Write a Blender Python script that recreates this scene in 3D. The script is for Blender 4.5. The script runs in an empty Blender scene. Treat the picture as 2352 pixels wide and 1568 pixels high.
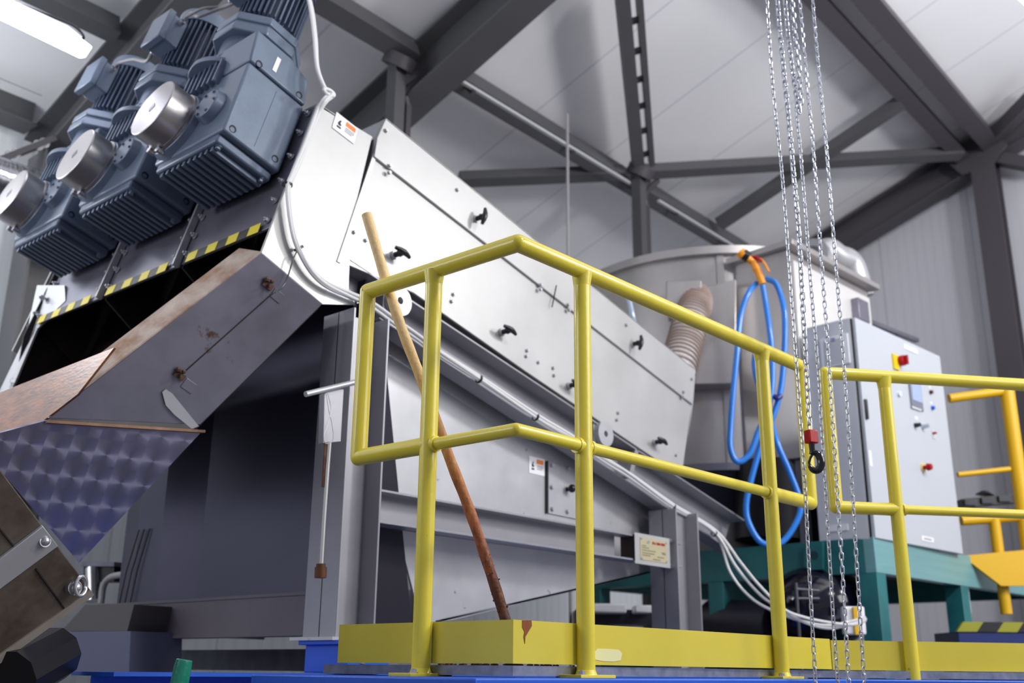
import bpy, bmesh, math, random
import numpy as np
from mathutils import Vector, Matrix
from math import pi, cos, sin, radians, atan2, degrees
random.seed(7)
S = bpy.context.scene
COL = S.collection

# ------------------------------------------------------------------ camera
W, H = 2352, 1568
FPX = 2400.0
PITCH, AZ, ROLL = radians(17.5), radians(40.7), radians(0.6)
ZC = 1.5
CAM = Vector((0, 0, ZC))
FWD = Vector((cos(AZ)*cos(PITCH), sin(AZ)*cos(PITCH), sin(PITCH)))
_r0 = Vector((sin(AZ), -cos(AZ), 0)); _u0 = _r0.cross(FWD)
RT = _r0*cos(ROLL) + _u0*sin(ROLL); UP = -_r0*sin(ROLL) + _u0*cos(ROLL)
cd = bpy.data.cameras.new('camera'); cam = bpy.data.objects.new('camera', cd); COL.objects.link(cam)
cam.matrix_world = Matrix(((RT.x, UP.x, -FWD.x, CAM.x), (RT.y, UP.y, -FWD.y, CAM.y), (RT.z, UP.z, -FWD.z, CAM.z), (0, 0, 0, 1)))
cd.sensor_width = 36; cd.lens = 36*FPX/W; cd.clip_start = .05; cd.clip_end = 200
cd.dof.use_dof = True; cd.dof.focus_distance = 2.95; cd.dof.aperture_fstop = 3.0
S.camera = cam
# ------------------------------------------------------------------ world, light, exposure
S.view_settings.view_transform = 'Standard'; S.view_settings.look = 'None'
S.view_settings.gamma = 1; S.view_settings.use_curve_mapping = False
S.view_settings.exposure = 0.0
wd = bpy.data.worlds.new('world'); S.world = wd; wd.use_nodes = True
wd.node_tree.nodes['Background'].inputs[0].default_value = (.76, .78, 1.0, 1)
wd.node_tree.nodes['Background'].inputs[1].default_value = 0.32
def area(name, loc, target, sx, sy, power, col=(1, 1, 1)):
    l = bpy.data.lights.new(name, 'AREA'); l.shape = 'RECTANGLE'; l.size = sx; l.size_y = sy
    l.energy = power; l.color = col
    o = bpy.data.objects.new(name, l); COL.objects.link(o); o.location = loc
    o.rotation_euler = (Vector(target)-Vector(loc)).to_track_quat('-Z', 'Y').to_euler()
    return o
def lamp(name, loc, power, r=.35, col=(1, 1, 1)):
    l = bpy.data.lights.new(name, 'POINT'); l.energy = power; l.shadow_soft_size = r; l.color = col
    o = bpy.data.objects.new(name, l); COL.objects.link(o); o.location = loc; return o
area('assumed_key_light', (6.5, -6.5, 5.6), (4.5, 3.2, 3.0), 7, 3.5, 470, (1, .985, .96))  # unseen key light, assumed from the machine's bright near side; no window is built
area('assumed_side_light', (-3.2, 5.3, 4.3), (2.6, 4.0, 3.6), 3, 1.8, 100, (.95, .97, 1))  # unseen light added at the left, assumed from highlights on the motors
lamp('added_fill_light', (3.4, -2.2, 6.2), 480)  # unseen fill light, added to brighten the ceiling
lamp('added_fill_light', (6.6, -1.7, 5.3), 430)  # second unseen fill for the ceiling, added further right
lamp('added_fill_light', (1.0, 6.3, 4.4), 150, col=(.94, .97, 1))  # unseen fill added to brighten the left wall

# ------------------------------------------------------------------ helpers
def ray(px, py): return FWD + RT*((px-W/2)/FPX) + UP*((H/2-py)/FPX)
def onY(px, py, Y): d = ray(px, py); return CAM + d*(Y/d.y)
def onX(px, py, X): d = ray(px, py); return CAM + d*(X/d.x)
def onZ(px, py, Z): d = ray(px, py); return CAM + d*((Z-ZC)/d.z)
def onP(px, py, p0, n): d = ray(px, py); return CAM + d*((Vector(p0)-CAM).dot(n)/d.dot(n))
def atD(px, py, D):       # point on the upright plane D metres ahead
    d = ray(px, py); return CAM + d*(D/(d.x*cos(AZ)+d.y*sin(AZ)))
def lin(c): 
    return tuple(((v/255)/12.92 if v/255 <= .04045 else ((v/255+.055)/1.055)**2.4) for v in c) + (1,)

def mat(name, rgb, rough=.5, metal=0., bump=0., bscale=40., var=0., vscale=3., spots=None, spec=.5, stretch=None, emit=0, rgb2=None, coat=0):
    m = bpy.data.materials.new(name); m.use_nodes = True
    nt = m.node_tree; b = nt.nodes['Principled BSDF']
    c = lin(rgb)
    b.inputs['Base Color'].default_value = c; b.inputs['Roughness'].default_value = rough
    b.inputs['Metallic'].default_value = metal
    b.inputs['Specular IOR Level'].default_value = spec
    b.inputs['Coat Weight'].default_value = coat
    if emit:
        b.inputs['Emission Color'].default_value = c; b.inputs['Emission Strength'].default_value = emit
    tc = nt.nodes.new('ShaderNodeTexCoord'); mp = nt.nodes.new('ShaderNodeMapping')
    nt.links.new(tc.outputs['Object'], mp.inputs[0])
    if stretch: mp.inputs['Scale'].default_value = stretch
    last = None
    if var or rgb2:
        n = nt.nodes.new('ShaderNodeTexNoise'); n.inputs['Scale'].default_value = vscale; n.inputs['Detail'].default_value = 6; n.inputs['Roughness'].default_value = .6
        nt.links.new(mp.outputs[0], n.inputs['Vector'])
        r = nt.nodes.new('ShaderNodeValToRGB'); r.color_ramp.elements[0].position = .35; r.color_ramp.elements[1].position = .65
        c2 = lin(rgb2) if rgb2 else tuple(v*(1-var) for v in c[:3])+(1,)
        r.color_ramp.elements[0].color = c2; r.color_ramp.elements[1].color = c
        nt.links.new(n.outputs['Fac'], r.inputs[0]); last = r.outputs[0]
        rr = nt.nodes.new('ShaderNodeMapRange'); rr.inputs['To Min'].default_value = max(.03, rough-.1); rr.inputs['To Max'].default_value = min(1, rough+.1)
        nt.links.new(n.outputs['Fac'], rr.inputs['Value']); nt.links.new(rr.outputs[0], b.inputs['Roughness'])
    if spots:                       # wear / dirt patches: (rgb, scale, threshold)
        n2 = nt.nodes.new('ShaderNodeTexNoise'); n2.inputs['Scale'].default_value = spots[1]; n2.inputs['Detail'].default_value = 8; n2.inputs['Roughness'].default_value = .65
        nt.links.new(mp.outputs[0], n2.inputs['Vector'])
        r2 = nt.nodes.new('ShaderNodeValToRGB'); r2.color_ramp.elements[0].position = spots[2]; r2.color_ramp.elements[1].position = spots[2]+.05
        r2.color_ramp.elements[0].color = (0, 0, 0, 1); r2.color_ramp.elements[1].color = (1, 1, 1, 1)
        nt.links.new(n2.outputs['Fac'], r2.inputs[0])
        mx = nt.nodes.new('ShaderNodeMix'); mx.data_type = 'RGBA'
        if last: nt.links.new(last, mx.inputs[6])
        else: mx.inputs[6].default_value = c
        mx.inputs[7].default_value = lin(spots[0]); nt.links.new(r2.outputs[0], mx.inputs[0]); last = mx.outputs[2]
    if last: nt.links.new(last, b.inputs['Base Color'])
    if bump:
        n3 = nt.nodes.new('ShaderNodeTexNoise'); n3.inputs['Scale'].default_value = bscale; n3.inputs['Detail'].default_value = 5
        nt.links.new(mp.outputs[0], n3.inputs['Vector'])
        bp = nt.nodes.new('ShaderNodeBump'); bp.inputs['Strength'].default_value = bump; bp.inputs['Distance'].default_value = .01
        nt.links.new(n3.outputs['Fac'], bp.inputs['Height']); nt.links.new(bp.outputs[0], b.inputs['Normal'])
    return m

def line_mat(name, rgb, dark, axis, period, width, rough=.5, period2=None, k2=.94):
    """painted sheet with fine panel seams every `period` metres along an object axis"""
    m = mat(name, rgb, rough, var=.03, vscale=1.2)
    nt = m.node_tree; b = nt.nodes['Principled BSDF']
    base = b.inputs['Base Color'].links[0].from_socket
    tc = nt.nodes.new('ShaderNodeTexCoord'); sp = nt.nodes.new('ShaderNodeSeparateXYZ')
    nt.links.new(tc.outputs['Object'], sp.inputs[0])
    def seam(per, wid, colr, prev):
        a = nt.nodes.new('ShaderNodeMath'); a.operation = 'DIVIDE'; a.inputs[1].default_value = per; nt.links.new(sp.outputs[axis], a.inputs[0])
        f = nt.nodes.new('ShaderNodeMath'); f.operation = 'FRACT'; nt.links.new(a.outputs[0], f.inputs[0])
        l = nt.nodes.new('ShaderNodeMath'); l.operation = 'LESS_THAN'; l.inputs[1].default_value = wid/per; nt.links.new(f.outputs[0], l.inputs[0])
        mx = nt.nodes.new('ShaderNodeMix'); mx.data_type = 'RGBA'; nt.links.new(l.outputs[0], mx.inputs[0]); nt.links.new(prev, mx.inputs[6]); mx.inputs[7].default_value = colr
        return mx.outputs[2]
    o = base
    if period2: o = seam(period2, period2*.35, tuple(v*k2 for v in lin(rgb)[:3])+(1,), o)
    o = seam(period, width, lin(dark), o)
    nt.links.new(o, b.inputs['Base Color'])
    return m

class MB:
    def __init__(s): s.v = []; s.f = []; s.sm = []
    def add(s, vs, fs, smooth=False):
        o = len(s.v); s.v += [Vector(v) for v in vs]; s.f += [[i+o for i in f] for f in fs]; s.sm += [smooth]*len(fs); return s
    def prism(s, pts, vec):
        pts = [Vector(p) for p in pts]; vec = Vector(vec); n = len(pts)
        vs = pts+[p+vec for p in pts]
        fs = [list(range(n)), list(range(2*n-1, n-1, -1))]+[[(i+1) % n, i, i+n, (i+1) % n+n] for i in range(n)]
        return s.add(vs, fs)
    def box(s, x0, x1, y0, y1, z0, z1):
        return s.prism([(x0, y0, z0), (x1, y0, z0), (x1, y0, z1), (x0, y0, z1)], (0, y1-y0, 0))
    def obox(s, c, ax, ay, az):     # centre and half axes
        c, ax, ay, az = map(Vector, (c, ax, ay, az))
        return s.prism([c-ax-ay-az, c+ax-ay-az, c+ax-ay+az, c-ax-ay+az], ay*2)
    def bar(s, p0, p1, w, h, up=(0, 0, 1)):
        p0, p1 = Vector(p0), Vector(p1); d = (p1-p0).normalized(); sd = d.cross(Vector(up)).normalized(); u = sd.cross(d)
        return s.prism([p0-sd*w/2-u*h/2, p0+sd*w/2-u*h/2, p0+sd*w/2+u*h/2, p0-sd*w/2+u*h/2], p1-p0)
    def ibeam(s, p0, p1, w, h, up=(0, 0, 1), t=.012, tw=.009):
        p0, p1 = Vector(p0), Vector(p1); d = (p1-p0).normalized(); sd = d.cross(Vector(up)).normalized(); u = sd.cross(d)
        P = lambda a, b: p0+sd*a+u*b
        W2, H2, g = w/2, h/2, tw/2
        pts = [P(-W2, -H2), P(W2, -H2), P(W2, -H2+t), P(g, -H2+t), P(g, H2-t), P(W2, H2-t), P(W2, H2), P(-W2, H2), P(-W2, H2-t), P(-g, H2-t), P(-g, -H2+t), P(-W2, -H2+t)]
        return s.prism(pts, p1-p0)
    def cyl(s, p0, p1, r, seg=24, r2=None, caps=True):
        p0, p1 = Vector(p0), Vector(p1); r2 = r if r2 is None else r2
        d = (p1-p0).normalized(); a = d.orthogonal().normalized(); b = d.cross(a)
        c = [(cos(2*pi*i/seg), sin(2*pi*i/seg)) for i in range(seg)]
        vs = [p0+(a*x+b*y)*r for x, y in c]+[p1+(a*x+b*y)*r2 for x, y in c]
        s.add(vs, [[i, (i+1) % seg, (i+1) % seg+seg, i+seg] for i in range(seg)], True)
        if caps:
            s.add(vs[:seg], [list(range(seg-1, -1, -1))]); s.add(vs[seg:], [list(range(seg))])
        return s
    def ring(s, p0, p1, ro, ri, seg=28):
        p0, p1 = Vector(p0), Vector(p1); d = (p1-p0).normalized(); a = d.orthogonal().normalized(); b = d.cross(a)
        c = [(cos(2*pi*i/seg), sin(2*pi*i/seg)) for i in range(seg)]
        vs = [q+(a*x+b*y)*r for q, r in ((p0, ro), (p1, ro), (p1, ri), (p0, ri)) for x, y in c]
        fs = []
        for k in range(4):
            k2 = (k+1) % 4
            fs += [[k*seg+i, k*seg+(i+1) % seg, k2*seg+(i+1) % seg, k2*seg+i] for i in range(seg)]
        return s.add(vs, fs, True)
    def tube(s, pts, r, seg=12, closed=False, caps=True):
        pts = [Vector(p) for p in pts]; n = len(pts); rs = r if isinstance(r, (list, tuple)) else [r]*n
        T = []
        for i in range(n):
            if closed: t = pts[(i+1) % n]-pts[i-1]
            else: t = pts[min(i+1, n-1)]-pts[max(i-1, 0)]
            T.append(t.normalized())
        a = T[0].orthogonal().normalized(); vs = []
        for i in range(n):
            a = (a-T[i]*a.dot(T[i])).normalized(); b = T[i].cross(a)
            # mitre
            vs += [pts[i]+(a*cos(2*pi*k/seg)+b*sin(2*pi*k/seg))*rs[i] for k in range(seg)]
        fs = []
        for i in range(n if closed else n-1):
            j = (i+1) % n
            fs += [[i*seg+k, i*seg+(k+1) % seg, j*seg+(k+1) % seg, j*seg+k] for k in range(seg)]
        s.add(vs, fs, True)
        if caps and not closed:
            s.add(vs[:seg], [list(range(seg-1, -1, -1))]); s.add(vs[-seg:], [list(range(seg))])
        return s
    def pipe(s, p0, p1, r, seg=20): return s.cyl(p0, p1, r, seg)
    def sphere(s, c, r, seg=12, sc=(1, 1, 1)):
        c = Vector(c); vs = []; fs = []; n = seg; m = seg//2
        for i in range(m+1):
            th = pi*i/m
            for k in range(n): vs.append(c+Vector((r*sc[0]*sin(th)*cos(2*pi*k/n), r*sc[1]*sin(th)*sin(2*pi*k/n), r*sc[2]*cos(th))))
        for i in range(m):
            for k in range(n): fs.append([i*n+k, (i+1)*n+k, (i+1)*n+(k+1) % n, i*n+(k+1) % n])
        return s.add(vs, fs, True)
    def hexbolt(s, p, d, r=.009, h=.007, shank=0):
        p, d = Vector(p), Vector(d).normalized()
        s.cyl(p, p+d*.002, r*1.35, 14)
        s.cyl(p+d*.002, p+d*(.002+h), r, 6)
        if shank: s.cyl(p+d*h, p+d*(h+shank), r*.5, 8)
        return s
    def build(s, name, m, parent=None, bevel=0, kind=None, label=None, seg=2):
        me = bpy.data.meshes.new(name); me.from_pydata([tuple(v) for v in s.v], [], s.f)
        bm = bmesh.new(); bm.from_mesh(me)
        bmesh.ops.remove_doubles(bm, verts=bm.verts, dist=1e-6)
        bmesh.ops.recalc_face_normals(bm, faces=bm.faces); bm.to_mesh(me); bm.free()
        me.polygons.foreach_set('use_smooth', [True]*len(me.polygons)); me.set_sharp_from_angle(angle=radians(32))
        me.materials.append(m)
        o = bpy.data.objects.new(name, me); COL.objects.link(o)
        if bevel:
            b = o.modifiers.new('edge', 'BEVEL'); b.width = bevel; b.segments = seg; b.limit_method = 'ANGLE'; b.angle_limit = radians(40); b.harden_normals = False
        if parent:
            o.parent = parent
            if parent.name in INV: o.matrix_parent_inverse = INV[parent.name]
        if kind: o['kind'] = kind
        if label: o['label'] = label
        return o
INV = {}
def thing(name, label, cat, loc=(0, 0, 0), group=None, matrix=None, **k):
    o = bpy.data.objects.new(name, None); COL.objects.link(o); o.empty_display_size = .1
    if matrix is not None: o.matrix_world = matrix
    else:
        o.location = loc; INV[o.name] = Matrix.Translation(-Vector(loc))
    o['label'] = label; o['category'] = cat
    if group: o['group'] = group
    return o
def tag(o, label, cat, group=None):
    o['label'] = label; o['category'] = cat
    if group: o['group'] = group
    return o
def smooth_path(pts, n=8):
    """Catmull-Rom through pts"""
    P = [Vector(p) for p in pts]; P = [P[0]*2-P[1]]+P+[P[-1]*2-P[-2]]; out = []
    for i in range(1, len(P)-2):
        for k in range(n):
            t = k/n; a, b, c, d = P[i-1], P[i], P[i+1], P[i+2]
            out.append(.5*((2*b)+(-a+c)*t+(2*a-5*b+4*c-d)*t*t+(-a+3*b-3*c+d)*t**3))
    out.append(P[-2]); return out

# ------------------------------------------------------------------ materials
STEEL = mat('pale_stainless', (192, 191, 190), .42, .35, bump=.02, bscale=6, var=.10, vscale=2.2)
STEEL_M = mat('stainless_mid', (196, 196, 200), .38, .42, bump=.02, bscale=10, var=.14, vscale=3, spots=((105, 100, 100), 7, .66))
STEEL_D = mat('stainless_worn', (134, 132, 146), .34, .6, bump=.03, bscale=14, var=.25, vscale=4, spots=((88, 66, 52), 5, .63))
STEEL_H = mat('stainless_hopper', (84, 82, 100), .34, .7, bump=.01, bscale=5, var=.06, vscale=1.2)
FRAME = mat('grey_frame_steel', (158, 157, 164), .42, .4, bump=.02, bscale=30, var=.1, vscale=4)
FRAMED = mat('shaded_cross_beam_steel', (104, 98, 108), .5, .35, bump=.02, bscale=30, var=.15, vscale=4)  # frame steel made darker: shade on the cross beam put into the colour
RUSTY = mat('rust_stained_steel', (150, 112, 84), .5, .3, var=.5, vscale=6, rgb2=(84, 52, 32), bump=.1, bscale=25)
DARKIN = mat('shaded_rusty_steel', (44, 34, 34), .6, .3, var=.4, vscale=5, bump=.05, bscale=20)  # dark rust, plus the shadow inside the mouth put into the colour
BROWN = mat('brown_wet_board', (165, 108, 74), .35, .1, var=.35, vscale=9, rgb2=(110, 66, 44), bump=.1, bscale=30, stretch=(1, 1, 3))
YEL = mat('yellow_paint', (228, 210, 62), .33, 0, bump=.06, bscale=90, var=.05, vscale=8, spots=((168, 132, 20), 26, .70), coat=.3)
YELK = mat('yellow_paint_kickboard', (216, 198, 64), .34, 0, bump=.04, bscale=40, var=.06, vscale=5, spots=((128, 104, 10), 38, .715), coat=.3)
YELD = mat('deep_yellow_paint', (228, 178, 8), .42)
CREAM = mat('cream_patch', (228, 222, 160), .45)
RUSTM = mat('rust_mark', (140, 70, 18), .7, var=.3, vscale=60)
GBLUE = mat('blue_grey_enamel', (104, 118, 138), .36, .12, bump=.05, bscale=60, var=.10, vscale=8, coat=.15)
GBLUED = mat('blue_grey_enamel_fins', (88, 101, 122), .40, .15, bump=.05, bscale=60)
HOLE = mat('dark_recess', (18, 20, 30), .7)
CAPM = mat('satin_cap_steel', (190, 186, 186), .32, .92, bump=.01, bscale=80, var=.08, vscale=4)
BOLT = mat('bright_bolt_steel', (205, 205, 210), .25, .85)
BLACK = mat('black_plastic', (22, 22, 28), .32)
BLACKR = mat('black_rubber', (14, 13, 20), .42)
BLUE = mat('blue_frame_paint', (14, 88, 206), .42, bump=.03, bscale=50, var=.08)
NAVY = mat('navy_paint', (10, 34, 104), .45)
TEAL = mat('teal_paint', (40, 122, 124), .42, .05, var=.18, vscale=3, rgb2=(30, 98, 102))
TEALL = mat('pale_teal_paint', (120, 172, 176), .36, .1, var=.15, vscale=4, stretch=(.3, 1, 8))  # paler, streaked teal for the front beam
GALV = mat('galvanised_plate', (150, 154, 170), .38, .6, var=.3, vscale=26, bump=.05, bscale=30)
WHITEC = mat('white_cable_sheath', (226, 226, 226), .42)
GREYC = mat('grey_cable_sheath', (150, 148, 150), .45)
CHAIN = mat('zinc_chain', (206, 209, 218), .25, .7)
RED = mat('red_enamel', (168, 6, 16), .35, spec=.3)
HOOKB = mat('black_enamel', (14, 12, 16), .14, .1, coat=.6)
WOOD = mat('pale_wood', (232, 196, 140), .5, var=.1, vscale=10, stretch=(8, 8, 1))
CABG = mat('light_grey_enamel', (192, 197, 205), .42, .0, var=.02)
CABS = mat('grey_enamel_side', (206, 208, 215), .45, .0, var=.03)
WHITE = mat('white_label', (240, 240, 244), .5)
ORANGE = mat('orange_print', (236, 130, 40), .5)
INK = mat('black_print', (24, 24, 28), .6)
HOSEB = mat('blue_hose', (38, 128, 224), .32, coat=.3)
HOSED = mat('dark_blue_clip', (20, 30, 120), .4)
ORG = mat('orange_plastic', (246, 156, 22), .35)
BEAM = mat('dark_grey_steelwork', (84, 84, 87), .5, .1, var=.06)
BEAM2 = mat('dark_brown_grey_steelwork', (70, 67, 72), .5, .1)
TANKM = mat('brushed_tank_steel', (186, 182, 181), .36, .6, bump=.03, bscale=3, var=.16, vscale=2.5, stretch=(1, 1, .35))
TANKP = mat('bright_tank_panel', (226, 224, 222), .4, .3, var=.04)
FOIL = mat('foil_pipe_wrap', (205, 205, 212), .16, .95, bump=.5, bscale=9, stretch=(6, 1, 1))
ROOF = line_mat('ceiling_panels', (244, 244, 247), (220, 220, 226), 'X', 1.05, .02)
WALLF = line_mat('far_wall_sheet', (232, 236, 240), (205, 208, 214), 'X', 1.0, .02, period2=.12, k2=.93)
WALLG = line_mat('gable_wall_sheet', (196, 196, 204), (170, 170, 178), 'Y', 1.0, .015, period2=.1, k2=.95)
CONC = mat('concrete_floor', (84, 82, 84), .7, var=.15, vscale=2)
GREENH = mat('green_hose', (20, 132, 104), .3, coat=.3, bump=.2, bscale=60)
DARKG = mat('dark_machine_grey', (48, 46, 58), .4, .3, var=.2)

def duct_mat():
    m = mat('ribbed_clear_duct', (214, 212, 210), .3, 0, coat=.3); return m
DUCT = duct_mat()
def swirl_mat():
    """engine-turned (overlapping circle) finish of the discharge side plate"""
    m = mat('engine_turned_steel', (146, 143, 164), .42, .88)
    nt = m.node_tree; b = nt.nodes['Principled BSDF']; N = nt.nodes.new; L = nt.links.new
    tc = N('ShaderNodeTexCoord'); sp = N('ShaderNodeSeparateXYZ'); L(tc.outputs['Object'], sp.inputs[0])
    per = .088
    def mth(op, a, bb=None):
        n = N('ShaderNodeMath'); n.operation = op
        for i, x in enumerate((a, bb)):
            if x is None: continue
            if isinstance(x, (int, float)): n.inputs[i].default_value = x
            else: L(x, n.inputs[i])
        return n.outputs[0]
    fx = mth('SUBTRACT', mth('FRACT', mth('DIVIDE', sp.outputs['X'], per)), .5)
    fz = mth('SUBTRACT', mth('FRACT', mth('DIVIDE', sp.outputs['Z'], per)), .42)
    ang = mth('ARCTAN2', fz, fx)
    rad = mth('SQRT', mth('ADD', mth('MULTIPLY', fx, fx), mth('MULTIPLY', fz, fz)))
    tg = N('ShaderNodeTangent')
    # brushed circles: the grain runs round each patch centre, so every patch catches light in a wedge
    cx = N('ShaderNodeCombineXYZ'); L(mth('MULTIPLY', fz, -1.), cx.inputs[0]); L(fx, cx.inputs[2])
    L(cx.outputs[0], b.inputs['Tangent'])
    rim = mth('GREATER_THAN', rad, .5)
    b.inputs['Anisotropic'].default_value = .8
    return m
SWIRL = swirl_mat()

def pole_mat():
    """wooden pole: clean pale wood at the top, stained orange, then muddy brown towards its foot (stain follows the pole)"""
    m = mat('muddy_wooden_pole', (222, 186, 128), .6, bump=.35, bscale=60)
    nt = m.node_tree; b = nt.nodes['Principled BSDF']; N = nt.nodes.new; L = nt.links.new
    tc = N('ShaderNodeTexCoord'); sp = N('ShaderNodeSeparateXYZ'); L(tc.outputs['Object'], sp.inputs[0])
    n = N('ShaderNodeTexNoise'); n.inputs['Scale'].default_value = 30; n.inputs['Detail'].default_value = 8; n.inputs['Roughness'].default_value = .7
    mp = N('ShaderNodeMapping'); mp.inputs['Scale'].default_value = (2, 2, .5); L(tc.outputs['Object'], mp.inputs[0]); L(mp.outputs[0], n.inputs['Vector'])
    a = N('ShaderNodeMapRange'); a.inputs['From Min'].default_value = 1.5; a.inputs['From Max'].default_value = 2.75; L(sp.outputs['Z'], a.inputs['Value'])
    s_ = N('ShaderNodeMath'); s_.operation = 'MULTIPLY_ADD'; L(n.outputs['Fac'], s_.inputs[0]); s_.inputs[1].default_value = .5; L(a.outputs[0], s_.inputs[2])
    r = N('ShaderNodeValToRGB'); e = r.color_ramp.elements
    e[0].position = .28; e[0].color = lin((52, 30, 24)); e[1].position = 1.06 if False else 1.0; e[1].color = lin((232, 198, 142))
    for p, c in ((.45, (96, 50, 30)), (.58, (168, 96, 50)), (.76, (196, 132, 72)), (.90, (222, 180, 120))):
        x = e.new(p); x.color = lin(c)
    L(s_.outputs[0], r.inputs[0]); L(r.outputs[0], b.inputs['Base Color'])
    return m
POLE = pole_mat()

# ================================================================== SETTING
YW, XG = 7.35, 11.05
node = onX(2250, 350, 11.0); c2 = onX(1870, 585, 11.0)
rd = (node-c2).normalized(); rn = rd.cross(Vector((1, 0, 0))).normalized()
if rn.z < 0: rn = -rn
def R(px, py, off=0.): return onP(px, py, node+rn*off, rn)
def roofz(y, off=0.): return (node+rn*off).z - ((y-node.y)*rn.y)/rn.z
MB().box(-3.5, 12, -3, 8, -.1, 0).build('floor', CONC, kind='structure')
MB().prism([(-3.5, YW+.3, roofz(YW+.3, .12)), (-3.5, -.8, roofz(-.8, .12)), (-3.5, -.8, roofz(-.8, .25)), (-3.5, YW+.3, roofz(YW+.3, .25))], (15.5, 0, 0)).build('ceiling', ROOF, kind='structure')
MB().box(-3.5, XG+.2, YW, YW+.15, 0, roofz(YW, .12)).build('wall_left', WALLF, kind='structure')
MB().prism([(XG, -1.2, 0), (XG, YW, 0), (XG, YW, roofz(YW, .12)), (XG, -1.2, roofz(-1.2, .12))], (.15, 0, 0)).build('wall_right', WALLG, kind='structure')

def beam(name, p0, p1, w, h, label, m=BEAM, kind='i', up=None, group=None, cat='steel beam'):
    mb = MB(); up = up or rn
    if kind == 'i': mb.ibeam(p0, p1, w, h, up, t=.02, tw=.02)
    else: mb.bar(p0, p1, w, h, up)
    return tag(mb.build(name, m), label, cat, group)
# main rafters run down the slope (constant X); purlins run along X
def rafter(x, y0, y1, off): return (x, y0, roofz(y0, off)), (x, y1, roofz(y1, off))
p0, p1 = rafter(4.88, 0.5, YW-.02, -.26)
beam('roof_rafter', p0, p1, .27, .40, 'wide dark grey rafter crossing the roof above the cabled machine head', cat='rafter')
p0, p1 = rafter(3.05, 3.0, YW-.02, -.24)
beam('roof_rafter', p0, p1, .25, .34, 'dark grey rafter passing behind the three gear motors', m=BEAM, cat='rafter')
p0, p1 = rafter(10.85, -.8, YW-.02, -.12)
beam('roof_rafter', p0, p1, .22, .34, 'dark brown grey rafter along the top of the right gable wall', m=BEAM2, cat='rafter')
p0, p1 = rafter(9.08, 2.95, 4.95, -.16)
beam('roof_brace', p0, p1, .13, .10, 'short dark brace crossing behind the hanging chains below the ceiling', m=BEAM, kind='b', cat='brace')
zA = roofz(5.12, -.10)
for (x0, x1) in ((4.99, 10.73),):
    b = thing('long_purlin', 'long grey purlin with a thin light tray below it, running to the cylindrical tank', 'purlin', (x0, 5.12, zA))
    MB().bar((x0, 5.12, zA), (x1, 5.12, zA), .15, .17, rn).build('purlin', BEAM, b)
    MB().bar((x0+.15, 4.98, zA-.13), (7.55, 4.98, zA-.13), .03, .022).bar((7.95, 4.98, zA-.13), (x1, 4.98, zA-.13), .03, .022).build('cable_tray', mat('pale_tray', (190, 190, 194), .5), b)
    for x in (5.3, 6.6, 7.5, 8.3, 9.3): MB().bar((x, 4.99, zA-.16), (x, 5.08, zA-.05), .03, .04).build('tray_clip', BEAM2, b)
beam('long_purlin', (3.17, 5.15, zA), (4.77, 5.15, zA), .15, .17, 'short grey purlin left of the widest rafter, above the nearest motor', kind='b', cat='purlin')
beam('long_purlin', (-1.5, 6.15, roofz(6.15, -.06)), (2.93, 6.15, roofz(6.15, -.06)), .12, .16, 'dark purlin above and right of the glowing tube lamp', kind='b', cat='purlin')
beam('long_purlin', (3.2, 2.92, roofz(2.92, -.08)), (10.73, 2.92, roofz(2.92, -.08)), .14, .17, 'dark purlin right of the chains, lower one of the close pair', m=BEAM2, kind='b', cat='purlin')
beam('long_purlin', (3.2, 2.64, roofz(2.64, -.08)), (10.73, 2.64, roofz(2.64, -.08)), .17, .24, 'dark purlin right of the chains, upper thicker one of the close pair', m=BEAM2, kind='b', cat='purlin')
# diagonal tie in the roof plane and the leaning tie crossing it
n1 = R(1055, 412, -.14); n2 = R(1452, 396, -.14); n3 = R(2205, 352, -.14)
beam('roof_brace', n1, n2-(n2-n1).normalized()*.1, .12, .10, 'flat dark brace seen above the machine cover, left of the round knee joint', kind='b', cat='brace')
beam('roof_brace', n2+(n3-n2).normalized()*.1, n3, .12, .10, 'long nearly level brace behind the chains, reaching the gable joint', kind='b', cat='brace')
n4 = R(1424, -60, -.16); n5 = R(1466, 385, -.16)
b = thing('slotted_beam', 'dark slotted upright looking beam above the round knee joint', 'roof beam', n4)
MB().bar(n4, n5, .10, .10, rn).build('beam', BEAM, b)
off = (n5-n4).normalized().cross(rn)*.13
MB().bar(n4+off, n5+off, .045, .08, rn).build('rail', BEAM, b)
for k in range(7):
    q = n4.lerp(n5, (k+.5)/7); MB().bar(q-off*.3, q+off*1.2, .05, .03, rn).build('rung', BEAM2, b)
# gable bits
g0 = onX(2262, 358, 10.9)
beam('gable_rail', onX(2275, 362, 10.82), onX(2380, 380, 10.82), .12, .16, 'dark rail leaving the gable joint to the right edge', m=BEAM2, kind='b', up=(1, 0, 0))
beam('gable_brace', onX(2268, 330, 10.7), onX(2380, 215, 10.3), .13, .13, 'dark brace rising to the right from the gable joint', m=BEAM2, kind='b', up=(1, 0, 0), cat='brace')
gp = onX(2248, 345, 10.68)
tag(MB().prism([gp+Vector((0, a, c)) for a, c in ((-.28, -.02), (-.1, -.2), (.2, -.22), (.34, -.02), (.2, .14), (-.16, .2))], (.04, 0, 0)).build('gusset_plate', BEAM2), 'dark gusset plate where the gable beams meet, right of the chains', 'plate')
cx = onX(2266, 400, 10.8)
beam('gable_column', (10.78, cx.y, cx.z+.25), (10.78, cx.y+.02, 0), .24, .20, 'tall dark column standing against the right gable wall', m=BEAM2, up=(1, 0, 0), cat='column')
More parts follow.
